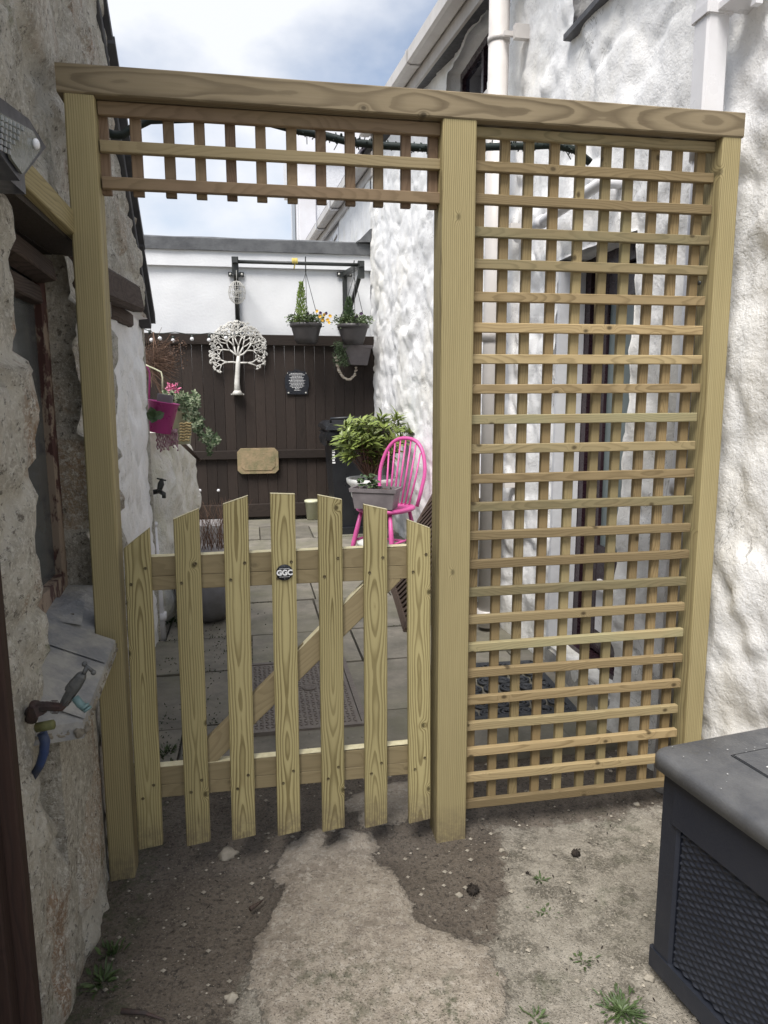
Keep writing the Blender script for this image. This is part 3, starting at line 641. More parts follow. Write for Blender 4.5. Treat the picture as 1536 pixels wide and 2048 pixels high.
lys = sorted(set([round(v, 4) for v in lin(-1.3, 1.93, .016)+[1.93, LW[0], LW[1], .80]]))
lzs = sorted(set([round(v, 4) for v in lin(-.08, 3.4, .018)+[3.4, LW[2], LW[3]]]))
lb = thing('stone_cottage', 'old rubble stone cottage on the left with slate verge and peeling window', 'house', (-.3, .3, 0))
f = MB(); wall_grid(f, lys, lzs, lpos, [LW], (-1, 0, 0), .16, mats=lambda s, t: 1 if (s > .80 and t < 1.60) else 0, top=lambda y: min(3.4, vz(y)-.01) if y > .4 else 3.4)
f.m = [(*cells(v[1], v[2]), 0.) for v in f.v]; f.box((-.9, 1.90, 0), (.01, 1.925, vz(1.93)))
f.m += [(0., .5, 0.)]*(len(f.v)-len(f.m)); f.build('wall', [M['stone'], M['white']], lb)
f = MB()
for k in range(9):      # roof slates along the verge, each course a step
    yA = vb.y+.03-k*.27; yB = yA-.29; nrm = V((0, slope, -1)).normalized()*-1
    zA, zB = vz(yA), vz(yB); o = .012+rnd(0, .012)
    f.add([(x, y_, z_+dz) for x in (-1.2, .072+rnd(-.008, .008)) for y_, z_, dz in ((yA, zA, .0), (yB, zB, -.012), (yB, zB, .012), (yA, zA, .042))], [(0,1,2,3),(7,6,5,4),(0,4,5,1),(1,5,6,2),(2,6,7,3),(3,7,4,0)])
f.build('roof', M['slate'], lb)
f = MB(); board(f, (.022, vb.y+.0, vz(vb.y)-.05), (.022, vb.y-2.2, vz(vb.y-2.2)-.05), .03, .05, (0,0,1), .003); f.build('verge_board', M['slate'], lb)
# window in deep recess
xf_ = -.035; f = MB(); a, b, c, e = LW; c = .725
f.box((xf_-.04, b-.030, c-.02), (xf_+.035, b+.01, e), bev=.006); f.box((xf_-.04, a-.02, c-.02), (xf_+.035, b-.030, c+.05), bev=.006); f.box((xf_-.04, a-.02, e-.05), (xf_+.035, b-.030, e+.02), bev=.006); f.box((xf_-.04, a-.02, c+.05), (xf_+.035, a+.05, e-.05))
wf = f.build('window', M['peel'], lb)
f = MB(); f.box((xf_+.008, a, c+.05), (xf_+.012, b-.030, e-.05)); f.build('pane', M['winglass'], wf)
f = MB(); f.box((xf_-.09, a-.1, c-.1), (xf_-.08, b+.1, e+.1)); f.build('curtain', M['curtain'], wf)
# slate window sill, sloping, breaking out past the wall beside the post
f = MB()
sp = [P(100, 1222, X=-.06), P(186, 1168, X=-.02), P(192, 1272, X=.10), P(231, 1276, X=.155), P(163, 1448, X=.165), P(75, 1440, X=.06)]
sp = [(-.03, .217, .735), (.066, .217, .728), (.112, -.025, .675), (.160, -.03, .655), (.155, -.375, .607), (.02, -.45, .63), (-.03, -.32, .70)]
n = len(sp); f.add([V(p) for p in sp]+[V(p)-V((.0,0,.035)) for p in sp], [tuple(range(n))]+[(i, n+i, n+(i+1) % n, (i+1) % n) for i in range(n)]+[tuple(range(2*n-1, n-1, -1))], 0)
for y in (-.22, -.12, .02, .12): board(f, (-.02, y, .712+.05*y), (.145 if y < -.03 else .06, y-.01, .634+.12*(y+.2) if y < -.03 else .715), .0035, .004, (0, 1, 0), 0, 1)
yy_ = [-.372, -.27, -.15, -.032]
for i in range(3):
    o_ = [.0035, .0015, .004][i]; f.add([(-.03, yy_[i]+.002, .70+.035*(yy_[i]+.37)/.34+o_), (.157, yy_[i]+.002, .607+.048*(yy_[i]+.372)/.34+o_), (.157, yy_[i+1]-.002, .607+.048*(yy_[i+1]+.372)/.34+o_), (-.03, yy_[i+1]-.002, .70+.035*(yy_[i+1]+.37)/.34+o_)], [(0,1,2,3)], 0, False, None, rnd())
for a_, b_ in ((-.028, .09), (.094, .214)): f.add([(-.03, a_, .722+o_), (.085, a_, .694+o_), (.07, b_, .732+o_*.5), (-.03, b_, .738+o_*.5)], [(0,1,2,3)], 0, False, None, rnd())
f.build('window_sill', [M['sill'], M['sillrough']], lb)
f = MB(); f.add([V((-.1, .218, -.05)), V((.06, .218, -.05)), V((.10, -.03, -.05)), V((.095, -.33, -.05)), V((-.1, -.33, -.05)), V((-.1, .218, .70)), V((.06, .218, .69)), V((.10, -.03, .645)), V((.095, -.33, .60)), V((-.1, -.33, .66))], [(0,1,6,5),(1,2,7,6),(2,3,8,7),(3,4,9,8),(5,6,7,8,9)]); f.build('sill_bed', M['stone'], lb)
f = MB()
for i in range(34):
    t = i/33; q = V(sp[3]).lerp(V(sp[4]), t); blob(f, q+V((-.008, 0, -.02)), rnd(.006, .011), 1, 1.3, .9, .9, 6)
for i in range(14): q = V(sp[4]).lerp(V(sp[5]), i/13); blob(f, q+V((0, .01, -.022)), rnd(.007, .013), 1.3, 1, .9, .9, 6)
f.build('sill_mortar', M['sillrough'], lb)
# timber lintel board and dark soffit
a, b = P(45, 352, X=.115), P(142, 452, X=.115)
f = MB(); board(f, (.114, -.52, 1.640), (.114, .12, 1.628), .052, .022, (0, 0, 1), .002); f.build('lintel_board', M['post'], lb)
f = MB()
for k in range(3): f.box((-.14+k*.082, -.5, 1.595+.001*k), (-.06+k*.082, .24, 1.612+.001*k))
f.build('soffit_board', M['darkboard'], lb)
f = MB(); board(f, (.01, -.35, 1.565), (.005, .2, 1.55), .05, .05, (1, 0, .2), .004); board(f, (-.02, -.35, 1.50), (-.02, .17, 1.49), .045, .045, (1, 0, .1), .004); f.build('inner_lintel', M['oldwood'], lb)
a, b = P(216, 545, X=.06), P(277, 618, X=.06)
f = MB(); board(f, (.055, .35, 1.575), (.055, 1.42, 1.635), .10, .06, (0, .0, 1), .012, nseg=4, z1cut=lambda x: -.06-1.2*x); board(f, (-.0, .5, 1.55), (-.0, 1.5, 1.56), .05, .06, (1, 0, 0), .01)
f.build('old_lintel', M['oldwood'], lb)

# low whitewashed wall
lwv = thing('garden_wall', 'low flaking whitewashed stone wall running on from the cottage corner', 'wall', (-.1, 2.5, 0))
def gpos(s, t):
    p = V((4.2, s, t)); bulge = .05*sin(min(t, 1.)*3)
    return (.02+.05*(s-1.9)-.12*max(0, 1-(s-1.93)/.30)+bulge+.05*fbm(p*2.8, 3)+.022*fbm(p*8, 3), s, t)
def gtop(s): return 1.06+.05*NZ.noise(V((s*3, 0, 0)))-.02*(s-1.9)
f = MB(); sl_ = lin(1.93, 3.06, .02)+[3.06]; wall_grid(f, sl_, lin(-.05, 1.2, .02)+[1.2], gpos, [], (-1,0,0), .1, top=gtop)
for i in range(len(sl_)-1):
    a, b = V(gpos(sl_[i], gtop(sl_[i]))), V(gpos(sl_[i+1], gtop(sl_[i+1]))); f.add([a, b, b-V((.35, 0, .02)), a-V((.35, 0, .02))], [(0,1,2,3)], 0, True)
e = [V(gpos(3.06, z)) for z in lin(-.05, gtop(3.06), .04)]
for i in range(len(e)-1): f.add([e[i], e[i+1], e[i+1]+V((-.4, .03, 0)), e[i]+V((-.4, .03, 0))], [(0,1,2,3)], 0, True)
f.build('wall', M['wash'], lwv)
# supply pipe and yard tap on that wall
tp = thing('yard_tap', 'dark garden tap on a white lagged pipe against the whitewashed wall', 'tap', (.09, 2.0, 0))
f = MB(); a = P(292, 992, Y=1.97); b = P(303, 1045, Y=1.96); c = P(314, 1110, Y=1.95); c2 = P(324, 1290, Y=1.93)
tube(f, [a, b], .017, 12); tube(f, [b, b+V((0,0,-.02))], .03, 14); tube(f, [b+V((0,0,-.02)), c2], .026, 14); tube(f, [c2, c2+V((.03,-.02,-.03)), c2+V((.02,-.02,-.07))], .026, 12); tube(f, [P(320, 1225, Y=1.94), P(321, 1240, Y=1.94)], .033, 14)
f.build('lagged_pipe', M['upvc'], tp)
f = MB(); k = [P(*q, Y=1.95) for q in ((294, 990), (303, 985), (318, 982), (322, 968), (324, 957))]
tube(f, k, [.012, .013, .014, .017, .007], 10); tube(f, [P(314, 957, Y=1.95), P(332, 961, Y=1.93)], .004, 8); tube(f, [P(318, 982, Y=1.94), P(328, 988, Y=1.9), P(328, 996, Y=1.9)], [.012, .011, .01], 10)
f.build('tap_body', M['black'], tp)

# ---------------- timber screen ----------------
scr = thing('timber_screen', 'new pressure treated timber arch screen with crossbeam and square trellis', 'screen', (.95, .035, 0))
def post(bl, br, tl, tr, dep, zlo=-.06):
    a, b = P(*bl, Y=0), P(*br, Y=0); c, d = P(*tl, Y=0), P(*tr, Y=0); z0, z1 = -.04, 1.899
    def ext(p, q, z): return p.x+(q.x-p.x)*(z-p.z)/(q.z-p.z)
    x0, x1 = ext(a, c, z0), ext(b, d, z0); x2, x3 = ext(a, c, z1), ext(b, d, z1)
    f = MB(); w0 = (x1-x0+x3-x2)/2
    board(f, ((x0+x1)/2, dep/2, z0), ((x2+x3)/2, dep/2, z1), w0, dep, (1, 0, 0), .003, rnd=rnd(.05, .95)); return f
post((220, 1757), (269, 1757), (125, 183), (188, 190), .072).build('post', M['post'], scr)
post((873, 1677), (932, 1669), (887, 238), (954, 243), .085).build('post', M['post'], scr)
post((1372, 1468), (1404, 1468), (1446, 273), (1485, 275), .075).build('post', M['post'], scr)
f = MB(); xa, xb2 = P(111, 150, Y=0).x, P(1488, 250, Y=0).x
board(f, (xa, .034, 1.930), (xb2, .034, 1.930), .0605, .075, (0, 0, 1), .003, rnd=.42); f.build('crossbeam', M['beam'], scr)
pit = 1.80/23
# tall side trellis: horizontals in front of uprights
f = MB(); XL, XR = 1.045, 1.7265
for k in range(24):
    z = 1.883-k*pit-(.004 if k == 23 else 0); board(f, (XL, .034+rnd(-.001, .001), z+rnd(-.0015, .0015)), (XR+rnd(-.003, .002), .034, z+rnd(-.0015, .0015)), .0245, .017, (0, 0, 1), .0018)
f.build('trellis_slat', M['slat'], scr)
f = MB()
for i, px_ in enumerate((958, 1009, 1057, 1107, 1158, 1209, 1256, 1305, 1352, 1397)):
    x = P(px_, 372, Y=.052).x; board(f, (x, .0525, .06), (x+rnd(-.002, .002), .0525, 1.898), .0245, .017, (1, 0, 0), .0018)
f.build('trellis_upright', M['upright'], scr)
f = MB(); g2 = MB()
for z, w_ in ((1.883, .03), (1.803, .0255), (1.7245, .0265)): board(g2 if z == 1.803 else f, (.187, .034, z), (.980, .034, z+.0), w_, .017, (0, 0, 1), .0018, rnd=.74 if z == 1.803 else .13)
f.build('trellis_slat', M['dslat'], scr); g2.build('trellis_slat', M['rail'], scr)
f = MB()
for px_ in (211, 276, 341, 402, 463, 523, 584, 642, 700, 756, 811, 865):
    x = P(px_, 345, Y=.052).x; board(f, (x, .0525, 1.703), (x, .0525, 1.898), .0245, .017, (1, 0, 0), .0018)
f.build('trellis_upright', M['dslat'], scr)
f = MB(); lathe(f, P(1398, 566, Y=.02), [(0, -.001), (.006, -.001), (.006, .003), (0, .003)], 12, xf=Matrix.Rotation(R(90), 3, 'Y')); f.build('bolt', M['black'], scr)

# ---------------- gate ----------------
gt = thing('picket_gate', 'new treated picket gate with seven curved top pales and diagonal brace', 'gate', (.58, 0, .07))
PL = [((245,1100),(300,1055),(327,1695),(275,1695)), ((346,1040),(397,1018),(421,1688),(373,1688)), ((445,1010),(496,992),(512,1676),(464,1676)), ((540,988),(590,989),(602,1665),(555,1670)), ((636,991),(684,1000),(691,1657),(644,1662)), ((728,1010),(775,1020),(775,1648),(731,1655)), ((815,1040),(862,1058),(862,1640),(818,1645))]
for i, (a, b, c, e) in enumerate(PL):
    a, b, c, e = [P(*q, Y=-.006) for q in (a, b, c, e)]
    f = MB(); zb_ = (c.z+e.z)/2; xb_ = (c.x+e.x)/2; xt = (a.x+b.x)/2; zt_ = (a.z+b.z)/2; w_ = .0615; sl2 = (b.z-a.z)/(b.x-a.x)
    bow = .003 if i == 3 else 0
    board(f, (xb_, .004, zb_), (xt, .004, zt_), w_, .019, (1, 0, 0), .0025, z1cut=lambda x, s=sl2: s*x-.0, z0cut=lambda x: .004*x/.03, rnd=[.42, .55, .48, .52, .6, .38, .5][i])
    # sawn top face shows pale end grain
    vs = f.v[8:16]; o = len(f.v); top = [V(v)+V((0, 0, .0008)) for v in vs]; f.add(top, [tuple(range(8))], 1)
    p_ = f.build('pale', [M['pale'], M['endgrain_lit_top']], gt)
    for (za, dx_) in ((.83, .018), (.785, -.017), (.255, .014), (.222, -.014)):
        s = MB(); lathe(s, (xb_+(xt-xb_)*za/.9+dx_, -.0065, za+rnd(-.004, .004)), [(0, .0), (.0022, .0), (.0032, .0012), (.0042, .0005)], 10, xf=Matrix.Rotation(R(90), 3, 'X')); s.build('screw', M['screw'], p_)
for z0_, z1_ in ((.8065, .8035), (.247, .242)):
    f = MB()
    board(f, (.205, .028, z0_+.0185), (.945, .028, z1_+.0185), .049, .026, (0, 0, 1), .001, rnd=.3); board(f, (.205, .0282, z0_-.0250), (.945, .0282, z1_-.0245), .036, .026, (0, 0, 1), .0015, rnd=.35)
    f.box((.205, .0155, max(z0_, z1_)+.0425), (.945, .0405, max(z0_, z1_)+.0438), 1)  # pale strip paints the bright light on the rail's top face
    f.build('rail', [M['rail'], M['endgrain_lit_top']], gt)
f = MB(); a = P(388, 1512, Y=.03); b = P(760, 1140, Y=.03); board(f, (.32, .028, .272), (.86, .028, .780), .062, .024, (0, 0, 1), .002)
bd = (V((.86, 0, .78))-V((.32, 0, .272))).normalized(); pn = V((-bd.z, 0, bd.x))
a2, b2 = V((.345, .028, .285))+pn*.0318, V((.84, .028, .765))+pn*.0318
board(f, a2, b2, .0012, .023, pn, 0, 1); f.build('brace', [M['rail'], M['endgrain_lit_top']], gt)  # thin pale strip: painted light along the brace's upper edge
bc = P(569, 1145, Y=-.0075); f = MB(); rx = Matrix.Rotation(R(90), 3, 'X')
lathe(f, bc, [(0, 0), (.0, .003), (.0195, .003), (.021, .0015), (.021, 0)], 40, xf=rx); bdg = f.build('badge', M['plaque'], gt)
f = MB(); vs, fs = text_mesh('GGC', .0188, .0009)
f.add([V((bc.x+v.x*.98, bc.y-.0042-v.z, bc.z+v.y*1.0)) for v in vs], fs)
for s in (1, -1):
    for k in range(11): x = -.012+k*.0024; f.box((bc.x+x-.0008, bc.y-.0036, bc.z+s*.0105-.0006), (bc.x+x+.0008, bc.y-.003, bc.z+s*.0105+.0006))
f.build('lettering', M['ink'], bdg)
for s in (1, -1): f = MB(); lathe(f, bc+V((0, -.003, s*.0165)), [(.0022, 0), (.0018, .001), (0, .0012)], 10, xf=rx); f.build('screw', M['brass'], bdg)

# ---------------- storage box ----------------
bx = thing('storage_box', 'charcoal resin garden storage box with woven side panel in the near right corner', 'storage box', (1.33, -.53, 0))
RB = Matrix.Rotation(R(8), 3, 'Z'); O = V((1.298, -.522, .016))
def bxp(u, v, z): return O + RB @ V((u, v, 0)) + V((0, 0, z))     # u to the right, v towards -Y given negative
def rbox(mb, u0, u1, v0, v1, z0, z1, bev=.004, mi=0):
    board(mb, bxp((u0+u1)/2, (v0+v1)/2, z0), bxp((u0+u1)/2, (v0+v1)/2, z1), abs(u1-u0), abs(v1-v0), RB @ V((1,0,0)), bev, mi)
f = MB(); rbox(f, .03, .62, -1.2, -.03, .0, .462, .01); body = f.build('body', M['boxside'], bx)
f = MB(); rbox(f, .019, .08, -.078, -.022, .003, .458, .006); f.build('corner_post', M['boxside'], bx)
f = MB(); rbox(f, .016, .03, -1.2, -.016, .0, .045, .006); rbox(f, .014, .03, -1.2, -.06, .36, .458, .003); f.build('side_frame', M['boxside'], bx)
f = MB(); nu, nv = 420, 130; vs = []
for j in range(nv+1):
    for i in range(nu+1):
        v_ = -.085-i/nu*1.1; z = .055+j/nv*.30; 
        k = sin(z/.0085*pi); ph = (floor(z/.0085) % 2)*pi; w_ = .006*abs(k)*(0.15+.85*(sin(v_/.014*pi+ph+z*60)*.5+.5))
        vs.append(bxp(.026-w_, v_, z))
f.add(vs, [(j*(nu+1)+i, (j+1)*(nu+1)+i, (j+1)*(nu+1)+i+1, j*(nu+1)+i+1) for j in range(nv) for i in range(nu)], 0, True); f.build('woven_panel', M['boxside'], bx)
f = MB()
def lidring(o, z): # rounded corner rectangle
    pts = []; r = .03; u0, u1, v0, v1 = 0+o, .70-o, -1.3+o, 0-o
    for cu, cv, a0 in ((u0+r, v1-r, 90), (u0+r, v0+r, 180), (u1-r, v0+r, 270), (u1-r, v1-r, 0)):
        for k in range(5): a = R(a0+k*22.5); pts.append(bxp(cu+r*cos(a), cv+r*sin(a), z))
    return pts
rings = [lidring(.010, .4625), lidring(.0, .464), lidring(.0, .489), lidring(.002, .4935), lidring(.006, .498), lidring(.011, .5), lidring(.12, .5015)]
vs = [p for r_ in rings for p in r_]; n = 20
f.add(vs, [(i*n+k, i*n+(k+1) % n, (i+1)*n+(k+1) % n, (i+1)*n+k) for i in range(len(rings)-1) for k in range(n)], 0, True)
f.add(rings[-1], [tuple(range(n))], 0, False); lid = f.build('lid', M['boxlid'], bx)
f = MB(); rbox(f, .135, .60, -1.1, -.09, .498, .5045, .003); f.build('lid_panel', M['boxlid'], lid)
f = MB(); rbox(f, .131, .1355, -1.1, -.086, .5005, .5028, 0); rbox(f, .131, .6, -.0865, -.085, .5005, .5028, 0); rbox(f, .08, .6, -.402, -.400, .5005, .5050, 0); f.build('lid_groove', M['dplastic'], lid)
f = MB()
for i in range(70):
    u, v_ = rnd(.01, .4), rnd(-.6, -.01); s = rnd(.0006, .0016)
    q = bxp(u, v_, .5052); f.add([q+V((cos(a)*s, sin(a)*s*rnd(.6, 1.6), 0)) for a in (0, 1.2, 2.4, 3.7, 5)], [(0,1,2,3,4)])
for (u, v_) in ((.165, -.155), (.172, -.168), (.178, -.172), (.16, -.150)):
    q = bxp(u, v_, .5055); f.add([q+V((cos(a)*.0045, sin(a)*.003, 0)) for a in (0, 1.2, 2.4, 3.7, 5)], [(0,1,2,3,4)])
tag(f.build('scuff_mark', M['scuff'], lid), kind='stuff')

# ---------------- foreground: brown door post, lamp, tap ----------------
dp = thing('door_post', 'reddish brown stained timber door post at the near left edge', 'post', (.07, -.7, 0))
f = MB(); e = P(78, 2000, Y=-.66); board(f, (e.x-.010, -.68, -.02), (e.x-.010, -.68, 1.45), .030, .03, (1, 0, 0), .003); board(f, (e.x-.055, -.70, -.02), (e.x-.055, -.70, 1.45), .07, .03, (1, -.15, 0), .003); f.build('jamb', M['stain'], dp)
lm = thing('security_light', 'dark solar security light angled on the wall at upper left', 'light', tuple(P(20, 280, X=.12)))
Lp = [P(*q) if 0 else P(q[0], q[1], X=q[2]) for q in ((-60, 150, .17), (58, 238, .17), (92, 294, .17), (40, 362, .17), (12, 325, .17), (-60, 210, .17))]
def slab(mb, pts, off, mi=0, sc=1.):
    c = sum(pts, V())/len(pts); A = [c+(p-c)*sc for p in pts]; B = [p+off for p in A]; n = len(A)
    mb.add(A+B, [tuple(range(n)), tuple(range(2*n-1, n-1, -1))]+[(i, n+i, n+(i+1) % n, (i+1) % n) for i in range(n)], mi)
f = MB(); slab(f, Lp, V((-.028, .0, 0))); f.build('casing', M['lamp'], lm)
f = MB(); cL = sum(Lp, V())/6
slab(f, [V((.172, q.y, q.z)) for q in [P(a, b, X=.172) for a, b in ((-40, 205), (0, 228), (62, 262), (78, 296), (40, 348), (18, 318), (0, 262))]], V((.004, 0, 0))); f.build('lens', M['lens'], lm)
f = MB()
for j in range(6):
    for i in range(6):
        q = P(6+i*8.0-j*.5, 236+i*4.2+j*12, X=.178); q2 = P(11+i*8-j*.5, 238.5+i*4.2+j*12, X=.178)
        if 6+i*8 < 50-j*5: f.box((.176, q.y-.002, q.z-.003), (.1785, q.y+.004, q.z+.003))
f.build('lamp_cell', M['curtain'], lm)
f = MB(); q = P(72, 288, X=.18); blob(f, q, .006, 1, 1, 1.4, 0, 8); f.build('sensor', M['globe'], lm)
f = MB(); q = P(-10, 300, X=.12); f.box((.06, q.y-.05, q.z-.05), (.145, q.y+.06, q.z+.05)); f.build('bracket', M['lamp'], lm)

t2 = thing('outdoor_tap', 'old verdigris outdoor tap on a rusty pipe below the slate sill', 'tap', tuple(P(75, 1420, X=.13)))
X = .185
def T(a, b, x=X): return P(a, b, Y=-.46-(x-.15)*.5)
f = MB(); tube(f, [T(60, 1425, .12), T(70, 1418, .15), T(95, 1412, .17), T(122, 1414), T(136, 1398)], [0.0109, 0.0122, 0.0088, 0.0080, 0.0082], 9, smooth=False); 
tube(f, [T(72, 1410, .155), T(78, 1428, .155)], [0.0147, 0.0147], 8, smooth=False); tube(f, [T(62, 1440, .14), T(72, 1408, .16)], .011, 10); f.build('supply_pipe', M['rust'], t2)
f = MB(); tube(f, [T(128, 1408), T(142, 1385), T(150, 1370), T(163, 1352), T(166, 1347)], [0.0082, 0.0099, 0.0122, 0.0097, 0.0071], 8, smooth=False); tube(f, [T(140, 1382), T(146, 1374)], [0.0119, 0.0119], 6, smooth=False); tube(f, [T(158, 1362), T(163, 1354)], [0.0097, 0.0091], 6, smooth=False)
tube(f, [T(166, 1350), T(174, 1334)], .0042, 10); tube(f, [T(169, 1329), T(187, 1344)], [0.0029, 0.0038], 8); blob(f, T(169, 1328), .005, amp=0); blob(f, T(187, 1345), .005, amp=0)
f.build('tap_body', M['brass'], t2)
f = MB(); tube(f, [T(150, 1395, .20), T(160, 1408, .21), T(172, 1418, .215)], [0.0071, 0.0074, 0.0067], 14); tube(f, [T(168, 1411, .214), T(171, 1415, .215)], [0.0088, 0.0088], 14); tube(f, [T(173, 1416, .216), T(176, 1420, .217)], [0.0082, 0.0082], 14); f.build('nozzle', M['verdigris'], t2)
f = MB()
for k in range(3): tube(f, [T(100+k*2, 1402, .185), T(103+k*2, 1424, .185)], .0125, 8) if 0 else None
for k in range(5): tube(f, [T(104+k*2.5+4*cos(a), 1414+14*sin(a), .182+.008*cos(a)) for a in [j*.7 for j in range(10)]], .0005, 4)
f.build('binding_wire', M['rust'], t2)
ho = MB(); tube(ho, [T(84, 1466, .15), T(90, 1482, .15), T(88, 1505, .15), T(80, 1530, .14), T(62, 1560, .12)], [0.0088, 0.0092, 0.0088, 0.0080, 0.0067], 12); hose = ho.build('garden_hose', M['blue'], loc=T(84, 1466, .15)); tag(hose, 'short blue hose end clipped under the old outdoor tap', 'hose')
f = MB(); tube(f, [T(74, 1455, .16), T(106, 1449, .175)], .0095, 8); f.build('hose_clip', M['mossbrass'], hose)

# ---------------- cable across ----------------
cb = MB(); pts = [P(a, b, Y=.30) for a, b in ((205, 262), (228, 270), (246, 270), (262, 258), (300, 240), (420, 236), (540, 246), (600, 262), (640, 269), (700, 284), (760, 291), (850, 296), (900, 296), (970, 294), (1060, 292), (1110, 290), (1150, 300), (1180, 325))]
tube(cb, pts, .011, 8)
for i in range(420):
    t = rnd(7, 16); k = int(t); p = pts[k].lerp(pts[min(k+1, 17)], t-k)
    tube(cb, [p, p+rdir()*rnd(.010, .019)], .0022, 4)
for i in range(16):
    t = rnd(7, 16); k = int(t); p = pts[k].lerp(pts[min(k+1, 17)], t-k); tube(cb, [p, p+V((rnd(-.03, .03), rnd(-.01, .01), rnd(-.035, .01)))], .0014, 4)
tag(cb.build('cable', M['string'], loc=pts[8]), 'black knobbly cable strung across behind the trellis tops', 'cable')

# ---------------- hanging bracket frame ----------------
hb = thing('bracket_rail', 'black metal bracket frame with a pole over the back fence', 'bracket', (1.0, 5.6, 1.9))
A0 = P(470, 522, Y=5.12); B0 = P(722, 530, Y=5.12)
for q, plx in ((A0, 474), (B0, 690)):
    f = MB(); wxp = P(plx, 600, Y=5.58).x; zt_ = P(plx, 548, Y=5.57).z; zb_ = P(plx, 655, Y=5.57).z
    board(f, (wxp, 5.585, zb_-.03), (wxp, 5.585, zt_+.03), .045, .03, (1, 0, 0), .003)
    board(f, (wxp, 5.58, zt_), (q.x, 5.06, q.z+.0), .045, .045, (1, 0, 0), .003); board(f, (wxp, 5.57, zb_+.03), (q.x, 5.14, q.z-.06), .035, .035, (1, 0, 0), .003)
    board(f, (q.x, 5.12, q.z-.12), (q.x, 5.12, q.z+.035), .06, .05, (1, 0, 0), .006)
    for z in (zb_, zt_):
        f.box((wxp-.075, 5.592, z-.022), (wxp+.075, 5.60, z+.022))
    f.build('bracket', M['black'], hb)
    f = MB()
    for z in (zb_, zt_):
        for s in (-1, 1): f = MB(); blob(f, (wxp+s*.055, 5.588, z), .012, 1, .6, 1, 0, 6); f.build('bolt', M['wire'], hb)
f = MB(); tube(f, [A0+V((.0, 0, -.005)), B0], .016, 12); f.build('pole', M['black'], hb)
f = MB()
for k in range(4): tube(f, [P(585+k*3, 520+j_, Y=5.1) + V((0, .022*cos(a_), 0)) for a_, j_ in ((0, -4), (1.6, 0), (3.1, 8), (4.7, 3), (6.3, -4))], .007, 6)
tube(f, [P(590, 526, Y=5.09), P(588, 538, Y=5.09)], .006, 6); tag(f.build('rope', M['rope'], loc=P(588, 524, Y=5.1)), 'yellow rope knotted round the black pole', 'rope')
f = MB()
c = P(474, 585, Y=5.0)
for k in range(9):
    a = pi*k/9; tube(f, [c+V((.075*cos(a)*sin(t), .075*sin(a)*sin(t), .10*cos(t))) for t in [j*pi/8 for j in range(17)]], .0022, 4)
for z in (-.05, 0, .05): tube(f, [c+V((.07*cos(t), .07*sin(t), z)) for t in [j*pi/8 for j in range(17)]], .0022, 4)
tube(f, [c+V((0, 0, .1)), c+V((0, .05, .2))], .002, 4)
for k in range(14): tube(f, [c+rdir()*.03, c+rdir()*.05], .003, 4)
tag(f.build('wire_ornament', M['wire'], loc=c), 'pale openwork wire ball hanging in front of the left bracket', 'ornament')

# ---------------- hanging baskets ----------------
def basket(cx, y, rim_py, r, hook, label, tall, flowers):
    c = P(cx, rim_py, Y=y); t = thing('hanging_basket', label, 'hanging basket', tuple(c), 'hanging baskets on the black pole')
    f = MB(); H = .185; lathe(f, c, [(.001, -H), (r*.62, -H), (r*.74, -H*.72), (r*.90, -.05), (r*.93, -.035), (r, -.032), (r, 0), (r*.93, 0), (r*.9, -.03), (.001, -.03)], 32); f.build('pot', M['potdark'], t)
    f = MB(); lathe(f, c, [(.001, .01), (r*.6, .005), (r*.9, -.012)], 20); f.build('soil', M['soil'], t)
    f = MB(); h = P(*hook, Y=y)
    for k in range(3): a = k*2.1+.5; tube(f, [c+V((r*cos(a), r*sin(a), 0)), c+V((0, 0, h.z-c.z-.10)) + V((h.x-c.x, 0, 0))], .0028, 5)
    tube(f, [h+V((0, 0, -.10)), h+V((0, 0, .02)), h+V((0, -.02, .035))], .005, 6); f.build('hanger', M['black'], t)
    f = MB()
    for i in range(900):     # conifer
        z = rnd()**1.3*tall; rr = (1-z/tall)**.8*.065+.006; a = rnd(0, 6.28); q = c+V((-.25*r+rr*cos(a)*rnd(.3, 1), rr*sin(a)*rnd(.3, 1), z))
        leaf(f, q, V((cos(a)*.6, sin(a)*.6, 1.2)), rnd(.018, .034), .009)
    f.build('conifer', M['conifer' if tall > .25 else 'leafD'], t)
    f = MB()
    for i in range(900):
        a = rnd(0, 6.28); q = c+V((cos(a)*r*rnd(.1, 1.12), sin(a)*r*rnd(.1, 1.1), rnd(0, .075))); 
        if rnd() < .12: q += V((cos(a)*.04, sin(a)*.04, -rnd(0, .05)))
        leaf(f, q, V((cos(a), sin(a), rnd(-.1, 1.)))+rdir()*.5, rnd(.016, .032), .014, mi=0 if rnd() < .7 else 1)
    f.build('foliage', [M['weed'], M['leafV']], t)
    for (fx, fy, mi) in flowers:
        q = P(fx, fy, Y=y-r*.6); f = MB()
        for k in range(6): a = k*1.05; leaf(f, q, V((cos(a), -.5, sin(a))), rnd(.014, .022), .02, (0, -1, 0), 0)
        f.build('flower', M['violet' if mi else 'yellow'], t)
basket(612, 5.12, 647, .15, (611, 522), 'dark hanging basket with a lime conifer and yellow pansies, left of the two', .36, [(640, 633, 0), (648, 630, 0), (655, 640, 0), (660, 632, 0), (645, 640, 0), (641, 626, 1), (615, 627, 1), (652, 627, 1), (634, 622, 0), (658, 645, 0)])
basket(706, 5.12, 649, .15, (708, 530), 'dark hanging basket with trailing greenery nearer the white wall', .24, [(722, 627, 1), (713, 634, 1)])
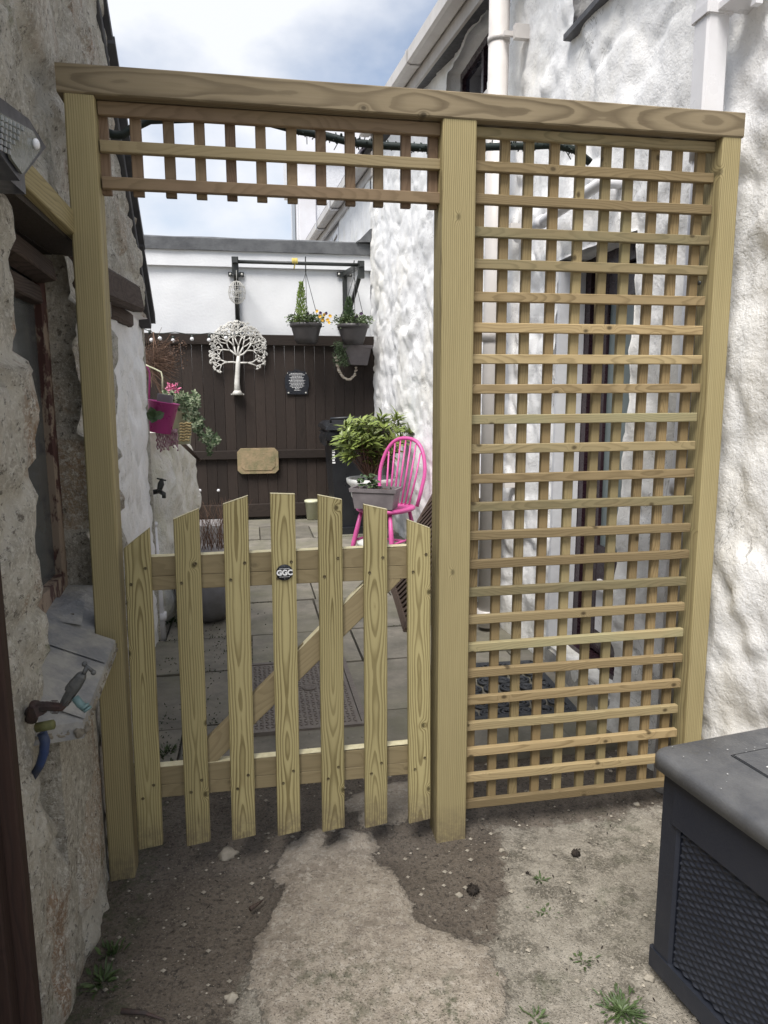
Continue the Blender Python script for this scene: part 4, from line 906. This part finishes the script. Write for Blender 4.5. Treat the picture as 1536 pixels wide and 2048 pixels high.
# wall trough and shell garland
tr = thing('wall_trough', 'taupe trough with a dark sprig fixed high on the fence below the baskets', 'planter', tuple(P(716, 700, Y=5.35)))
f = MB(); a, b, c, e = P(688, 692, Y=5.26), P(743, 694, Y=5.26), P(735, 730, Y=5.30), P(702, 729, Y=5.30)
dd = V((0, .15, 0)); f.add([a, b, c, e, a+dd, b+dd, c+dd, e+dd], [(3,2,1,0),(4,5,6,7),(0,4,7,3),(2,6,5,1),(7,6,2,3),(0,1,5,4)]); board(f, a+V((-.01, .0, 0)), b+V((.01, 0, 0)), .03, .02, (0, 0, 1), .004); f.build('trough', M['greyplastic'], tr)
f = MB(); q = P(680, 710, Y=5.26)
for i in range(500): a = rnd(0, 6.28); leaf(f, q+V((rnd(-.05, .07), rnd(-.04, .05), rnd(-.1, .12))), rdir(.2), rnd(.03, .05), .006)
f.build('sprig', M['leafD'], tr)
f = MB(); gl = [(672, 715), (676, 735), (681, 748), (690, 757), (700, 759), (709, 750), (713, 735)]
for i in range(42):
    t = i/41*(len(gl)-1); k = min(int(t), len(gl)-2); q = P(gl[k][0]+(gl[k+1][0]-gl[k][0])*(t-k), gl[k][1]+(gl[k+1][1]-gl[k][1])*(t-k), Y=5.36); blob(f, q+rdir()*.006, rnd(.009, .014), 1.3, .8, .7, .3, 5)
tag(f.build('shell_garland', M['shell'], loc=P(690, 740, Y=5.36)), 'looped garland of small pale shells under the taupe trough', 'garland')

# ---------------- wall art on fence ----------------
f = MB(); Yt = 5.40
tc0 = P(476, 700, Y=Yt); rad = .27; tb = P(475, 788, Y=Yt)
def flat(mb, a, b, r0, r1): tube(mb, [a, b], [r0, r1], 6)
tk = [tb, P(474, 765, Y=Yt), P(475, 745, Y=Yt), P(476, 726, Y=Yt), P(477, 712, Y=Yt)]
tube(f, tk, [.034, .026, .022, .022, .016], 10)
board(f, tb+V((-.062, 0, -.004)), tb+V((.062, 0, -.004)), .012, .02, (0, 0, 1), .002)
tube(f, [tb+V((0, 0, -.004)), tb+V((0, 0, .04))], [.06, .026], 10)
random.seed(21)
def grow(p, ang, ln, r, dep):
    q = p+V((sin(ang)*ln, rnd(-.003, .003), cos(ang)*ln)); d = q-tc0
    lim = rad*(1+.10*NZ.noise(V((d.normalized().x*3, d.normalized().z*3, 2))))
    if d.length > lim*.97 or (q.z < tc0.z-.15 and abs(q.x-tc0.x) < .08): dep = 0; q = p+(q-p)*.35
    mid = (p+q)/2+V((cos(ang), 0, -sin(ang)))*rnd(-.14, .14)*ln
    tube(f, [p, mid, q], [r*.8, r*.72, r*.68], 6)
    if dep == 0:
        for s_ in (-.8, .1, .9): a = ang+s_; tube(f, [q, q+V((sin(a), 0, cos(a)))*.019], [.0045, .0055], 5)
        return
    nb = 3 if dep == 3 else 2
    for k in range(nb):
        a = ang+(k-(nb-1)/2)*rnd(.7, 1.0)+rnd(-.2, .2); grow(q, a, ln*rnd(.66, .9), max(r*.74, .0045), dep-1)
for a in (-1.5, -.95, -.4, .05, .5, 1.0, 1.55): grow(tk[3] if abs(a) > 1 else tk[4], a, .095, .012, 4)
tag(f.build('tree_ornament', M['silver'], loc=tb), 'cream metal tree silhouette mounted on the brown fence', 'wall ornament')
random.seed(77)
pq = thing('plaque', 'small black plaque with lines of white verse on the brown fence', 'plaque', tuple(P(594, 765, Y=5.42)))
f = MB(); c = P(594, 765, Y=5.43); w_, h_ = .105, .115
ol = [(-w_, -h_), (w_, -h_), (w_, -h_*.55), (w_*1.12, -h_*.4), (w_*1.12, h_*.4), (w_, h_*.6), (w_*.8, h_*.95), (w_*.4, h_*.95), (w_*.2, h_*1.08), (-w_*.2, h_*1.08), (-w_*.4, h_*.95), (-w_*.8, h_*.95), (-w_, h_*.6), (-w_*1.12, h_*.4), (-w_*1.12, -h_*.4), (-w_, -h_*.55)]
slab(f, [c+V((a, 0, b)) for a, b in ol], V((0, .012, 0))); f.build('plate', M['plaque'], pq)
f = MB()
for j in range(13):
    wl = [.06, .075, .05, .07, .06, .08, .065, .075, .06, .07, .05, .02, .03][j]; x = -wl
    while x < wl: k = rnd(.006, .016); f.box((c.x+x, c.y-.002, c.z+.085-j*.0135), (c.x+min(x+k, wl), c.y-.001, c.z+.090-j*.0135)); x += k+.005
f.build('lettering', M['ink'], pq)
for s, z_, r_ in ((-.085, -.1, .009), (.085, -.1, .009), (-.09, .09, .005), (.09, .09, .005)): f = MB(); blob(f, c+V((s, -.004, z_)), r_, 1, .5, 1, 0, 6); f.build('screw', M['wire'], pq)
f = MB(); c = P(516, 922, Y=5.40); w_, h_ = .2, .125; k = .035
slab(f, [c+V((a, 0, b)) for a, b in ((-w_+k, -h_), (w_-k, -h_), (w_, -h_+k), (w_, h_-k), (w_-k, h_), (-w_+k, h_), (-w_, h_-k), (-w_, -h_+k))], V((0, .04, 0)))
slab(f, [c+V((a, -.006, b))*1.0 for a, b in ((-w_+2*k, -h_+k), (w_-2*k, -h_+k), (w_-k, -h_+2*k), (w_-k, h_-2*k), (w_-2*k, h_-k), (-w_+2*k, h_-k), (-w_+k, h_-2*k), (-w_+k, -h_+2*k))], V((0, .01, 0)))
tag(f.build('stone_tablet', M['tanstone'], loc=c), 'mossy tan stone tablet with clipped corners on the fence rail', 'tablet')
# string lights on fence top
f0 = thing('string_lights', 'string of small clear globe bulbs along the fence top at left', 'string lights', tuple(P(340, 672, Y=5.35)))
f = MB(); pl = [P(a, b, Y=5.36) for a, b in ((280, 655), (315, 668), (350, 664), (385, 670), (420, 666), (450, 672), (480, 668))]; tube(f, pl, .004, 5)
for a, b in ((299, 660), (318, 670), (346, 672), (384, 670), (418, 669)): q = P(a, b, Y=5.36); tube(f, [q, q+V((0, 0, -.04))], .012, 8)
f.build('flex', M['string'], f0)
for a, b in ((285, 672), (303, 680), (320, 677), (346, 681), (384, 678), (418, 680), (452, 676)): q = P(a, b, Y=5.35); f = MB(); blob(f, q, .019, amp=0); f.build('bulb', M['globe'], f0)

# ---------------- planters at left ----------------
def bucket(cx, cy, y, r1, h, m, label, tilt=0):
    c = P(cx, cy, Y=y); t = thing('bucket_planter', label, 'planter', tuple(c), 'bucket planters hung on the whitewashed wall'); rm = Matrix.Rotation(R(tilt), 3, 'Y')
    f = MB(); lathe(f, c, [(.001, -h), (r1*.72, -h), (r1, 0), (r1*1.05, .0), (r1*1.05, -.006), (r1*.95, -.004), (r1*.9, -.02), (.001, -.02)], 28, xf=rm); f.build('pail', m, t); return t, c
t, c = bucket(326, 803, 2.02, .080, .158, M['bucketpink'], 'bright pink metal pail hung on the whitewashed wall', 10)
f = MB(); k = [P(*q, Y=2.0) for q in ((298, 797), (299, 760), (299, 745), (295, 735), (286, 730), (278, 730))]; tube(f, k, .0042, 8); f.build('handle', M['bucketpink'], t)
f = MB(); q = c+V((.0, 0, .0)); rm = Matrix.Rotation(R(-28), 3, 'Y')
board(f, q+V((.0, .0, -.05)), q+V((.015, 0, .035)), .075, .05, (1, 0, .3), .006); f.build('inner_pot', M['grey'], t)
f = MB()
for i in range(6): leaf(f, P(308, 835, Y=1.92), rdir(), .055, .05, (0, -1, 0))
f.build('leaf', M['leafD'], t)
t, c = bucket(358, 815, 2.35, .075, .2, M['cream'], 'cream pail with pink flower and trailing variegated ivy beside the pink pail')
f = MB(); k = [P(*q, Y=2.3) for q in ((325, 780), (325, 755), (322, 744), (310, 738), (296, 732), (286, 727))]; tube(f, k, .004, 8); f.build('handle', M['cream'], t)
f = MB(); q = P(345, 776, Y=2.2)
for i in range(60): leaf(f, q+V((rnd(-.03, .03), rnd(-.02, .02), rnd(-.018, .02))), rdir(.5), rnd(.014, .026), .009)
f.build('flower', M['pinkpetal'], t)
f = MB()
def ivy(mb, p, n=5, s=.03):
    nrm = V((rnd(-.4, .4), -1, rnd(-.1, .7)))
    for k in range(n): a = k*2*pi/n+rnd(-.2, .2); leaf(mb, p, V((cos(a), -.1, sin(a))), s*rnd(.7, 1.1), s*.65, nrm, 0 if rnd() < .55 else 1)
for i in range(150):
    t_ = rnd(); sx = 350+80*t_**1.2+rnd(-16, 16); sy = 800+100*t_**1.5+rnd(-16, 12)*(1-t_*.5); ivy(f, P(sx, sy, Y=2.3+rnd(-.06, .06)), s=rnd(.013, .026))
for i in range(60): ivy(f, P(rnd(330, 400), rnd(785, 815), Y=2.28+rnd(-.06, .06)), s=rnd(.014, .026))
f.build('ivy', [M['leafD'], M['leafV']], t)
f = MB()
for i in range(16):
    x = P(313+i*2.7, 858, Y=2.03); z1 = P(330, 893+rnd(-5, 12), Y=2.03).z; k = 9
    tube(f, [V((x.x+.003*sin(j*2.2+i), 2.03+.004*cos(j*2), x.z+(z1-x.z)*j/k)) for j in range(k+1)], [.0035+.0015*sin(j*3.) for j in range(k+1)], 5)
tag(f.build('fringe_hanging', M['plum'], loc=P(335, 870, Y=2.2)), 'plum and white yarn fringe hanging below the pink pail', 'wall hanging')
f = MB()
for j in range(7): 
    a, b = P(360, 848+j*5.6, Y=2.2), P(382-(j > 4)*3, 846+j*5.6, Y=2.2); tube(f, [a.lerp(b, k/8)+V((0, -.004*(k % 2), .003*sin(k*1.6))) for k in range(9)], .0055, 6)
tag(f.build('woven_hanging', M['straw'], loc=P(370, 865, Y=2.38)), 'small straw woven hanging below the cream pail', 'wall hanging')
f = MB(); board(f, P(362, 884, Y=2.5), P(401, 921, Y=2.45), .02, .015, (0, 0, 1), .002); tag(f.build('wooden_stick', M['oldwood'], loc=P(380, 905, Y=2.5)), 'weathered stick jutting out from the whitewashed wall end', 'stick')
# dried brown plant
f = MB(); q0 = P(300, 735, Y=3.6)
random.seed(5)
for i in range(230):
    p = P(rnd(280, 300), rnd(700, 745), Y=3.6+rnd(-.1, .1)); d = V((rnd(.3, 1), rnd(-.4, .4), rnd(-.5, .6))); n_ = 5; pts = [p]
    for k in range(n_): d = (d+rdir()*.35).normalized(); pts.append(pts[-1]+d*rnd(.03, .055))
    tube(f, pts, .0016, 3, cap=False)
for i in range(160):
    p = P(rnd(315, 375), rnd(680, 735), Y=3.6+rnd(-.1, .1)); leaf(f, p, rdir(), rnd(.012, .025), .012)
tube(f, [P(306, 735, Y=3.5), P(308, 700, Y=3.5), P(307, 664, Y=3.5)], .004, 5); tube(f, [P(318, 735, Y=3.5), P(314, 700, Y=3.5), P(308, 672, Y=3.5)], .003, 5)
tag(f.build('dried_plant', M['twig'], loc=q0), 'dried brown twiggy plant spraying out beside the fence top', 'plant')
f = MB(); tube(f, [(-.25, 3.6, 0), (-.1, 3.6, 1.2), q0], [.012, .010, .008], 6); 
for k in range(2): pass
tag(f.build('plant_stem', M['twig'], loc=(-.25, 3.6, 0)), 'bare stem behind the whitewashed wall end carrying dry twigs', 'stem')

# bowl planter and block planters at floor
bw = thing('bowl_planter', 'round grey bowl planter standing on the paving behind the gate', 'planter', (.27, 2.2, 0))
f = MB(); lathe(f, (.24, 2.23, 0), [(.001, .0), (.09, .0), (.15, .06), (.185, .15), (.19, .22), (.18, .245), (.165, .25), (.17, .2), (.001, .2)], 36); f.build('bowl', M['grey'], bw)
f = MB()
for i in range(120): leaf(f, (.24+rnd(-.14, .14), 2.23+rnd(-.14, .14), .20), rdir(1.5), rnd(.02, .05), .008)
f.build('soil', M['soil'], bw)
bp_ = thing('block_planter', 'stepped grey planter with bare red twigs in front of the garden wall end', 'planter', (.25, 3.3, 0))
f = MB(); f.box((.03, 3.2, 0), (.42, 3.5, .17), bev=.01); f.box((.06, 3.5, .0), (.45, 3.8, .30), bev=.01); f.build('trough', M['greyblock'], bp_)
f = MB()
for i in range(60):
    p = V((rnd(.08, .38), rnd(3.25, 3.45), .16)); d = V((rnd(-.25, .25), rnd(-.2, .2), 1)); pts = [p]
    for k in range(6): d = (d+rdir()*.22).normalized(); pts.append(pts[-1]+d*rnd(.04, .075))
    tube(f, pts, [.0035, .003, .0025, .002, .002, .0015, .001], 4, cap=False)
f.build('bare_twigs', M['twig'], bp_)
for i, (a, b) in enumerate(((391, 998), (400, 981), (395, 1008), (437, 981), (510, 1015), (500, 1037), (489, 1040))):
    if i > 3: continue
    f = MB(); q = P(a, b, Y=3.45); blob(f, q, .011, amp=0); f.build('bulb', M['globe'], bp_)

# cream pot
cp = thing('cream_pot', 'small cream bucket with lid at the foot of the fence', 'bucket', (1.0, 5.1, 0))
c = P(624, 1036, Z=0); c = V((c.x, c.y-.05, 0)); cp.location = c; ORG[cp.name] = c.copy()
f = MB(); lathe(f, c, [(.001, 0), (.055, 0), (.07, .17), (.078, .17), (.078, .19), (.07, .195), (.001, .2)], 24); f.build('pot', M['cream'], cp)

# wheelie bin
wb = thing('wheelie_bin', 'black wheelie bin with closed lid in the corner by the white wall', 'bin', (1.3, 4.75, 0))
f = MB(); xl, xr = P(662, 1000, Y=4.5).x, 1.66; z1 = P(660, 862, Y=4.5).z
vs = [(xl+.05, 4.56, .05), (xr-.06, 4.56, .05), (xr-.06, 5.0, .05), (xl+.05, 5.0, .05), (xl, 4.47, z1), (xr, 4.47, z1), (xr, 5.08, z1), (xl, 5.08, z1)]
f.add(vs, [(3,2,1,0),(0,1,5,4),(1,2,6,5),(2,3,7,6),(3,0,4,7),(4,5,6,7)]); f.box((xl-.025, 4.44, z1-.03), (xr+.025, 5.1, z1+.012), bev=.012); f.box((xl+.06, 4.50, 0), (xr-.06, 4.6, .06)); f.build('body', M['dplastic'], wb)
f = MB(); 
for (ra, za) in ((0, 0),):
    pr = [(4.40, .0), (4.405, .035), (4.50, .055), (4.75, .075), (5.0, .06), (5.12, .03), (5.12, .0)]
    n = len(pr); xs = (xl-.045, xl-.02, xr+.02, xr+.045); vs = [(x, y_, z1+.012+zz*(1 if i in (1, 2) else .6)) for i, x in enumerate(xs) for y_, zz in pr]
    f.add(vs, [(i*n+k, (i+1)*n+k, (i+1)*n+k+1, i*n+k+1) for i in range(3) for k in range(n-1)]+[tuple(range(n)), tuple(range(4*n-1, 3*n-1, -1))])
tube(f, [(xl, 4.42, z1+.08), (xl, 4.40, z1+.11), (xl+.13, 4.40, z1+.115), (xl+.26, 4.40, z1+.11), (xl+.26, 4.42, z1+.08)], .013, 8)
f.build('lid', M['dplastic'], wb)
f = MB()
for k in range(14):      # crumpled liner edge
    a = xl-.05+rnd(-.01, .01); 
f.add([(xl-.04+.03*NZ.noise(V((i*.6, j*.9, 0))), 4.43+i*.055+.02*NZ.noise(V((i*.7, j, 3))), z1-.01-j*.03) for j in range(5) for i in range(12)], [(j*12+i, j*12+i+1, (j+1)*12+i+1, (j+1)*12+i) for j in range(4) for i in range(11)], 0, True)
f.add([(xl-.04+i*.05, 4.425+.03*NZ.noise(V((i*.7, j, 9))), z1-.005-j*.025+.015*NZ.noise(V((i*.5, 0, 7)))) for j in range(4) for i in range(12)], [(j*12+i, j*12+i+1, (j+1)*12+i+1, (j+1)*12+i) for j in range(3) for i in range(11)], 0, True)
f.build('liner', M['dplastic'], wb)
f = MB(); 
for z, h in ((.86, .045), (.80, .05), (.735, .055), (.68, .02)):
    f.box((xl+.003, 4.462+.0, z*z1/1.0-.08), (xl+.033, 4.478, z*z1-.08+h)) if 0 else None
for j in range(9):
    z = P(657, 884+j*5.2, Y=4.49).z; x = xl+.012+.02*(z1-z)*.9
    f.box((x, 4.478+.055*(z1-z)/1.0, z-.008), (x+rnd(.018, .028), 4.485+.055*(z1-z), z+.006))
f.build('lettering', M['ink'], wb)
for s in (xl+.02, xr-.06): f = MB(); tube(f, [(s, 5.0, .09), (s+.04, 5.0, .09)], .09, 20); f.build('wheel', M['rubber'], wb)

# laurel in white urn
ur = thing('potted_laurel', 'leafy green laurel in a white urn behind the pink chair', 'shrub', (1.42, 4.0, 0))
uc = P(742, 940, Y=4.0)
f = MB(); lathe(f, V((uc.x, 4.0, 0)), [(.001, 0), (.11, 0), (.12, .03), (.06, .06), (.05, .26), (.07, .30), (.12, .34), (.165, .42), (.17, .50), (.20, .53), (.205, .565), (.17, .565), (.15, .52), (.001, .52)], 36); f.build('urn', M['urn'], ur)
f = MB(); st = MB(); random.seed(9)
uz = V((uc.x, 4.0, .54))
tips = []
for i in range(95):
    a = rnd(0, 6.28); rr = sqrt(rnd()); px_ = 742+62*rr*cos(a); py_ = 882+46*rr*sin(a)
    tips.append(P(px_, py_, Y=4.0+rnd(-.2, .15)))
tips += [P(*q, Y=3.95) for q in ((764, 830), (796, 828), (800, 845), (812, 862), (822, 862), (760, 840), (793, 838), (770, 848), (690, 850), (700, 848), (685, 905), (688, 875))]
for q in tips:
    d0 = (q-uz); d0.z += .05; d0.normalize(); mid = uz.lerp(q, .5)+rdir()*.02
    tube(st, [uz, mid, q], [.004, .003, .002], 4, cap=False)
    for k in range(11): a = k*2.4; s = d0.orthogonal().normalized(); s2 = d0.cross(s); dr_ = (s*cos(a)+s2*sin(a))*rnd(.7, 1)+d0*rnd(.2, 1.1); leaf(f, q-d0*rnd(0, .05), dr_, rnd(.06, .12), .026, tuple(d0+V((0, -.4, .5))))
f.build('foliage', M['leafG'], ur); st.build('stem', M['twig'], ur)

# pink chair
ch = thing('pink_chair', 'bright pink spindle back wooden chair by the white wall', 'chair', (1.46, 3.45, 0))
cc = V((1.475, 3.42, 0)); fd = V((-.72, -.69, 0)).normalized(); sd_ = V((-fd.y, fd.x, 0))   # facing, side
def CP(u, v, z): return cc+sd_*u+fd*v+V((0, 0, z))
f = MB(); ring = []
for k in range(32):
    a = 2*pi*k/32; r_ = 1/((abs(cos(a))**3+abs(sin(a))**3)**(1/3)); ring.append((cos(a)*r_, sin(a)*r_))
vs = [CP(a*s*.20, b*s*.20, z) for s, z in ((.93, .385), (1., .395), (1., .41), (.95, .42), (.6, .413)) for a, b in ring]; n = 32
f.add(vs, [(i*n+k, i*n+(k+1) % n, (i+1)*n+(k+1) % n, (i+1)*n+k) for i in range(4) for k in range(n)]+[tuple(range(n-1, -1, -1)), tuple(4*n+k for k in range(n))], 0, True); f.build('seat', M['pink'], ch)
for u, v_ in ((-.13, .13), (.13, .13), (-.12, -.13), (.12, -.13)):
    f = MB(); a, b = CP(u, v_, .39), CP(u*1.55, v_*1.5, 0); tube(f, [a, a.lerp(b, .4), a.lerp(b, .6), b], [.013, .018, .018, .012], 12); f.build('leg', M['pink'], ch)
f = MB()
for a, b in (((-.17, .165), (-.155, -.165)), ((.17, .165), (.155, -.165))): tube(f, [CP(*a, .17), CP(*b, .17)], .009, 8)
tube(f, [CP(-.16, 0, .17), CP(.16, 0, .17)], .009, 8); f.build('stretcher', M['pink'], ch)
f = MB(); hoop = []
for k in range(33):
    t_ = k/32; a = pi*t_; u = cos(a)*.20*(1 if 0 else 1); z = .41+.50*sin(a)**.62 if 0 < t_ < 1 else .41
    u = .217*(abs(cos(a))**.8)*(1 if cos(a) > 0 else -1); hoop.append(CP(u*(.8+.2*min(1, (z-.41)/.25)), -.16-(z-.41)*.22, z))
tube(f, hoop, .0145, 10); f.build('back_hoop', M['pink'], ch)
for k in range(7):
    u = (-.13+k*.0433); zt_ = .41+.50*(1-(abs(u*1.12)/.217)**2.6)**.5*.98; f = MB(); tube(f, [CP(u*.8, -.155, .415), CP(u*1.0, -.16-(zt_-.41)*.11, (.41+zt_)/2), CP(u*1.12, -.16-(zt_-.41)*.22, zt_)], [.007, .008, .006], 8); f.build('spindle', M['pink'], ch)
# trough on chair
tg = thing('trough_planter', 'taupe plastic trough resting on the pink chair seat', 'planter', tuple(CP(0, 0, .42)))
f = MB(); tcx = P(757, 1020, Z=.424); tcx = V((tcx.x+.0, tcx.y+.10, .424)); rz = Matrix.Rotation(R(-27), 3, 'Z')
def trp(u, v, z, s): return tcx + rz @ V((u*s, v*s, 0)) + V((0, 0, z))
lv = [(.0, .86), (.12, .97), (.122, 1.06), (.15, 1.08), (.15, .98), (.125, .95)]
vs = [trp(a*.165, b*.085, z, s) for z, s in lv for a, b in ((-1,-1),(1,-1),(1,1),(-1,1))]
f.add(vs, [(3,2,1,0)]+[(i*4+k, i*4+(k+1) % 4, (i+1)*4+(k+1) % 4, (i+1)*4+k) for i in range(5) for k in range(4)]+[(20,21,22,23)]); f.build('trough', M['greyplastic'], tg)
f = MB()
for i in range(200): leaf(f, trp(rnd(-.15, .15), rnd(-.07, .07), .126, 1), rdir(1.), rnd(.01, .03), .008)
f.build('soil', M['soil'], tg)
f = MB(); random.seed(14)
for i in range(26):
    q = trp(rnd(-.13, .0), rnd(-.05, .06), .14+rnd(0, .10), 1)
    for k in range(7): a = k*.9; leaf(f, q, V((cos(a), sin(a), rnd(-.2, .3))), rnd(.02, .034), .022)
f.build('geranium', M['leafD'], tg)

# leaning lattice panel
lp = thing('lattice_panel', 'dark brown lattice panel leaning against the white wall behind the gate', 'lattice', (1.5, 2.3, 0))
b0, b1 = P(777, 1152, Z=0), P(811, 1264, Z=0); b0 = V((b0.x, b0.y, .0)); t0 = V((1.79, b0.y-.05, P(861, 942, X=1.76).z)); 
yn = b1.y; ex = (b1-b0); ex.normalize(); Lx = (b1-b0).length; up_ = t0-b0; Hh = up_.length; up_.normalize(); nn = ex.cross(up_).normalized()
f = MB()
def lq(u, v, o=0): return b0+ex*u+up_*v+nn*o
for a, b in (((0, .02), (Lx, .02)), ((0, Hh-.02), (Lx, Hh-.02)), ((.02, 0), (.02, Hh)), ((Lx-.02, 0), (Lx-.02, Hh))): board(f, lq(*a), lq(*b), .045, .03, ex if a[0] == b[0] else up_, .002)
f.build('frame', M['lattice'], lp)
f = MB()
for sgn, o in ((1, .006), (-1, -.006)):
    k = -Hh
    while k < Lx+Hh:
        if sgn == 1: u0, v0, u1, v1 = k, 0, k+Hh, Hh
        else: u0, v0, u1, v1 = k, Hh, k+Hh, 0
        ts = [max(0, (0-u0)/(u1-u0)), min(1, (Lx-u0)/(u1-u0))]
        if ts[1]-ts[0] > .03:
            A = lq(u0+(u1-u0)*ts[0], v0+(v1-v0)*ts[0], o); B = lq(u0+(u1-u0)*ts[1], v0+(v1-v0)*ts[1], o); board(f, A, B, .03, .010, (B-A).cross(nn), .001)
        k += .085
f.build('lath', M['lattice'], lp)

# rubber mat, manhole
rm_ = thing('rubber_mat', 'black openwork rubber doormat on the paving before the plum door', 'doormat', (1.55, .98, .01))
f = MB(); X0, X1, Ya, Yb = 1.18, 1.72, .70, 1.24
def rmp(u, v, z=.012): return V((X0+(X1-X0)*u+.03*(v), Ya+(Yb-Ya)*v-.03*u, z))
for a, b in (((0,0),(1,0)),((1,0),(1,1)),((1,1),(0,1)),((0,1),(0,0))): board(f, rmp(*a), rmp(*b), .028, .014, (b[1]-a[1], a[0]-b[0], 0) if 0 else (1, .01, 0) if a[0] == b[0] else (0, 1, 0), .003)
f.build('border', M['rubber'], rm_)
f = MB(); random.seed(3)
for j in range(7):
    for i in range(7):
        cu, cv = (i+.5)/7, (j+.5)/7; rr = .034 if (i+j) % 2 else .026
        for s in (1, .5): tube(f, [rmp(cu, cv, .013)+V((rr*s*cos(t_), rr*s*sin(t_), 0)) for t_ in [k*pi/6 for k in range(13)]], .0065, 6, cap=False)
f.build('scroll', M['rubber'], rm_)
mh = thing('manhole_cover', 'rusty chequer plate manhole cover set in the yard paving', 'manhole cover', (.68, 1.1, .01))
f = MB(); f.box((.47, .76, -.01), (.88, 1.42, .008), bev=.002); f.build('plate', M['iron'], mh)
f = MB(); f.box((.445, .735, -.01), (.467, 1.445, .012)); f.box((.883, .735, -.01), (.905, 1.445, .012)); f.box((.467, .735, -.01), (.883, .757, .012)); f.box((.467, 1.423, -.01), (.883, 1.445, .012)); f.build('frame', M['iron'], mh)
f = MB()
for j in range(30):
    for i in range(19):
        x, y = .485+i*.0208, .775+j*.0215; a = (pi/4 if (i+j) % 2 else -pi/4); board(f, (x-.007*cos(a), y-.007*sin(a), .0095), (x+.007*cos(a), y+.007*sin(a), .0095), .0042, .004, (0, 0, 1) if 0 else (-sin(a), cos(a), 0), .0008)
f.build('tread', M['iron'], mh)
f = MB(); lathe(f, (.71, 1.12, .008), [(.03, 0), (.03, .006), (.024, .006), (.022, .002), (.001, .002)], 24); f.build('keyhole', M['iron'], mh)

# ---------------- small things on the ground ----------------
def gz(x, y): return ground_h(x, y)-.012
def weed(px_, py_, n, s, label, spread=.05, up=.4, m='weed'):
    c = P(px_, py_, Z=0); c.z = gz(c.x, c.y); f = MB()
    for i in range(n):
        a = rnd(0, 6.28); q = c+V((cos(a), sin(a), 0))*spread*rnd()*rnd(.2, 1.2); q.z = c.z+.002
        leaf(f, q, V((cos(a), sin(a), rnd(.1, up*2.5))), s*rnd(.3, 1.2), s*rnd(.15, .36), V((rnd(-.5, .5), rnd(-.5, .5), 1)), curl=rnd(0, .6))
    tag(f.build('weed', M[m], loc=c), label, 'weed')
random.seed(31)
weed(205, 1955, 50, .032, 'broad leaved weed at the foot of the left stone wall', .04, .6)
weed(222, 1900, 40, .028, 'upright weed climbing the left stone wall base', .025, 1.4)
weed(1245, 2015, 230, .020, 'largest low green weed in front of the storage box', .055, .5)
weed(1080, 1755, 26, .016, 'tiny weed sprouting right of the timber post foot', .02)
weed(975, 1960, 40, .016, 'thin green weed at the lower middle of the ground', .03)
weed(1165, 1915, 26, .018, 'wispy weed on the gravel nearer the storage box', .03)
weed(1090, 1820, 40, .012, 'sparse mossy weed patch in the gravel', .04)
weed(1070, 2030, 40, .018, 'green weed clump at the bottom edge of the gravel', .04)
weed(335, 1240, 120, .035, 'dark leafy weed growing against the whitewashed wall foot', .09, 1.5)
weed(335, 1500, 60, .025, 'grassy weed beside the gate at the wall foot', .05, 1.5)
weed(985, 1268, 120, .02, 'mossy tuft round the foot of the white soil pipe', .07, 1.)
st_ = [(455, 1702, .022, 'pale wedge shaped stone in the dark soil'), (463, 1990, .012, 'round pale pebble at lower left of the soil'), (1004, 1697, .007, 'small white pebble by the concrete edge'), (918, 1786, .008, 'pale pebble beside the dark cone'), (1300, 1948, .010, 'white stone chip by the storage box corner'), (1275, 1605, .008, 'white chip below the trellis foot'), (528, 1748, .005, 'white chip lying in the soil left of the concrete')]
for a, b, r_, lab in st_:
    c = P(a, b, Z=0); c.z = gz(c.x, c.y)+r_*.25; f = MB(); blob(f, c, r_, 1.2, 1, .6, .7, 8, fr=1.5); tag(f.build('stone', M['pebblestone'], loc=c), lab, 'stone')
for a, b, r_, lab in ((946, 1781, .013, 'dark seed cone on the soil right of the concrete'), (1152, 1705, .010, 'dark seed cone on the pale gravel'), (1055, 1742, .004, 'tiny dark seed on the gravel')):
    c = P(a, b, Z=0); c.z = gz(c.x, c.y)+r_*.7; f = MB(); blob(f, c, r_, 1.1, 1, .8, .4, 10, fr=4)
    for i in range(60): d = rdir(); leaf(f, c+d*r_*.9, d+rdir()*.4, r_*.5, r_*.4)
    tag(f.build('seed_cone', M['cone'], loc=c), lab, 'cone')
for pp, lab, m in ((((243, 2022), (290, 2026), (330, 2040)), 'orange brown dry leaf stalk at the lower left', 'rust'), (((500, 1818), (515, 1808), (526, 1800)), 'short dark stick beside the concrete patch', 'oldwood')):
    f = MB(); k = [P(*q, Z=.006) for q in pp]; tube(f, k, [.006, .004, .0015], 6); tag(f.build('twig', M[m], loc=k[0]), lab, 'twig')
f = MB(); random.seed(40)
for i in range(2600):     # gravel and crumbs scattered over the soil
    x, y = rnd(.12, 1.75), rnd(-1.0, .4)
    if soft(x, y, CONC, .01) > .6 and rnd() < .8: continue
    r_ = .0012+.0065*rnd()**7; b = len(f.v); c = V((x, y, gz(x, y)+r_*.3+.001)); k = rdir()
    o = [c+V((a, b2, d))*r_ for a, b2, d in ((1.1,.1,0),(0,1,.1),(-1,.2,0),(.1,-.9,0),(.1,0,.8))]
    f.add(o, [(0,1,4),(1,2,4),(2,3,4),(3,0,4)], 0, False, None, rnd())
tag(f.build('gravel', M['pebblestone']), 'fine grit scattered over the soil', 'gravel', kind='stuff')
f = MB()
for i in range(170):
    x, y = rnd(.12, 1.75), rnd(-.9, .35); leaf(f, (x, y, gz(x, y)+.003), V((rnd(-1, 1), rnd(-1, 1), .1)), rnd(.006, .018), .004, (0, 0, 1))
tag(f.build('leaf_litter', M['cone']), 'dark crumbs and leaf litter on the soil', 'leaf litter', kind='stuff')
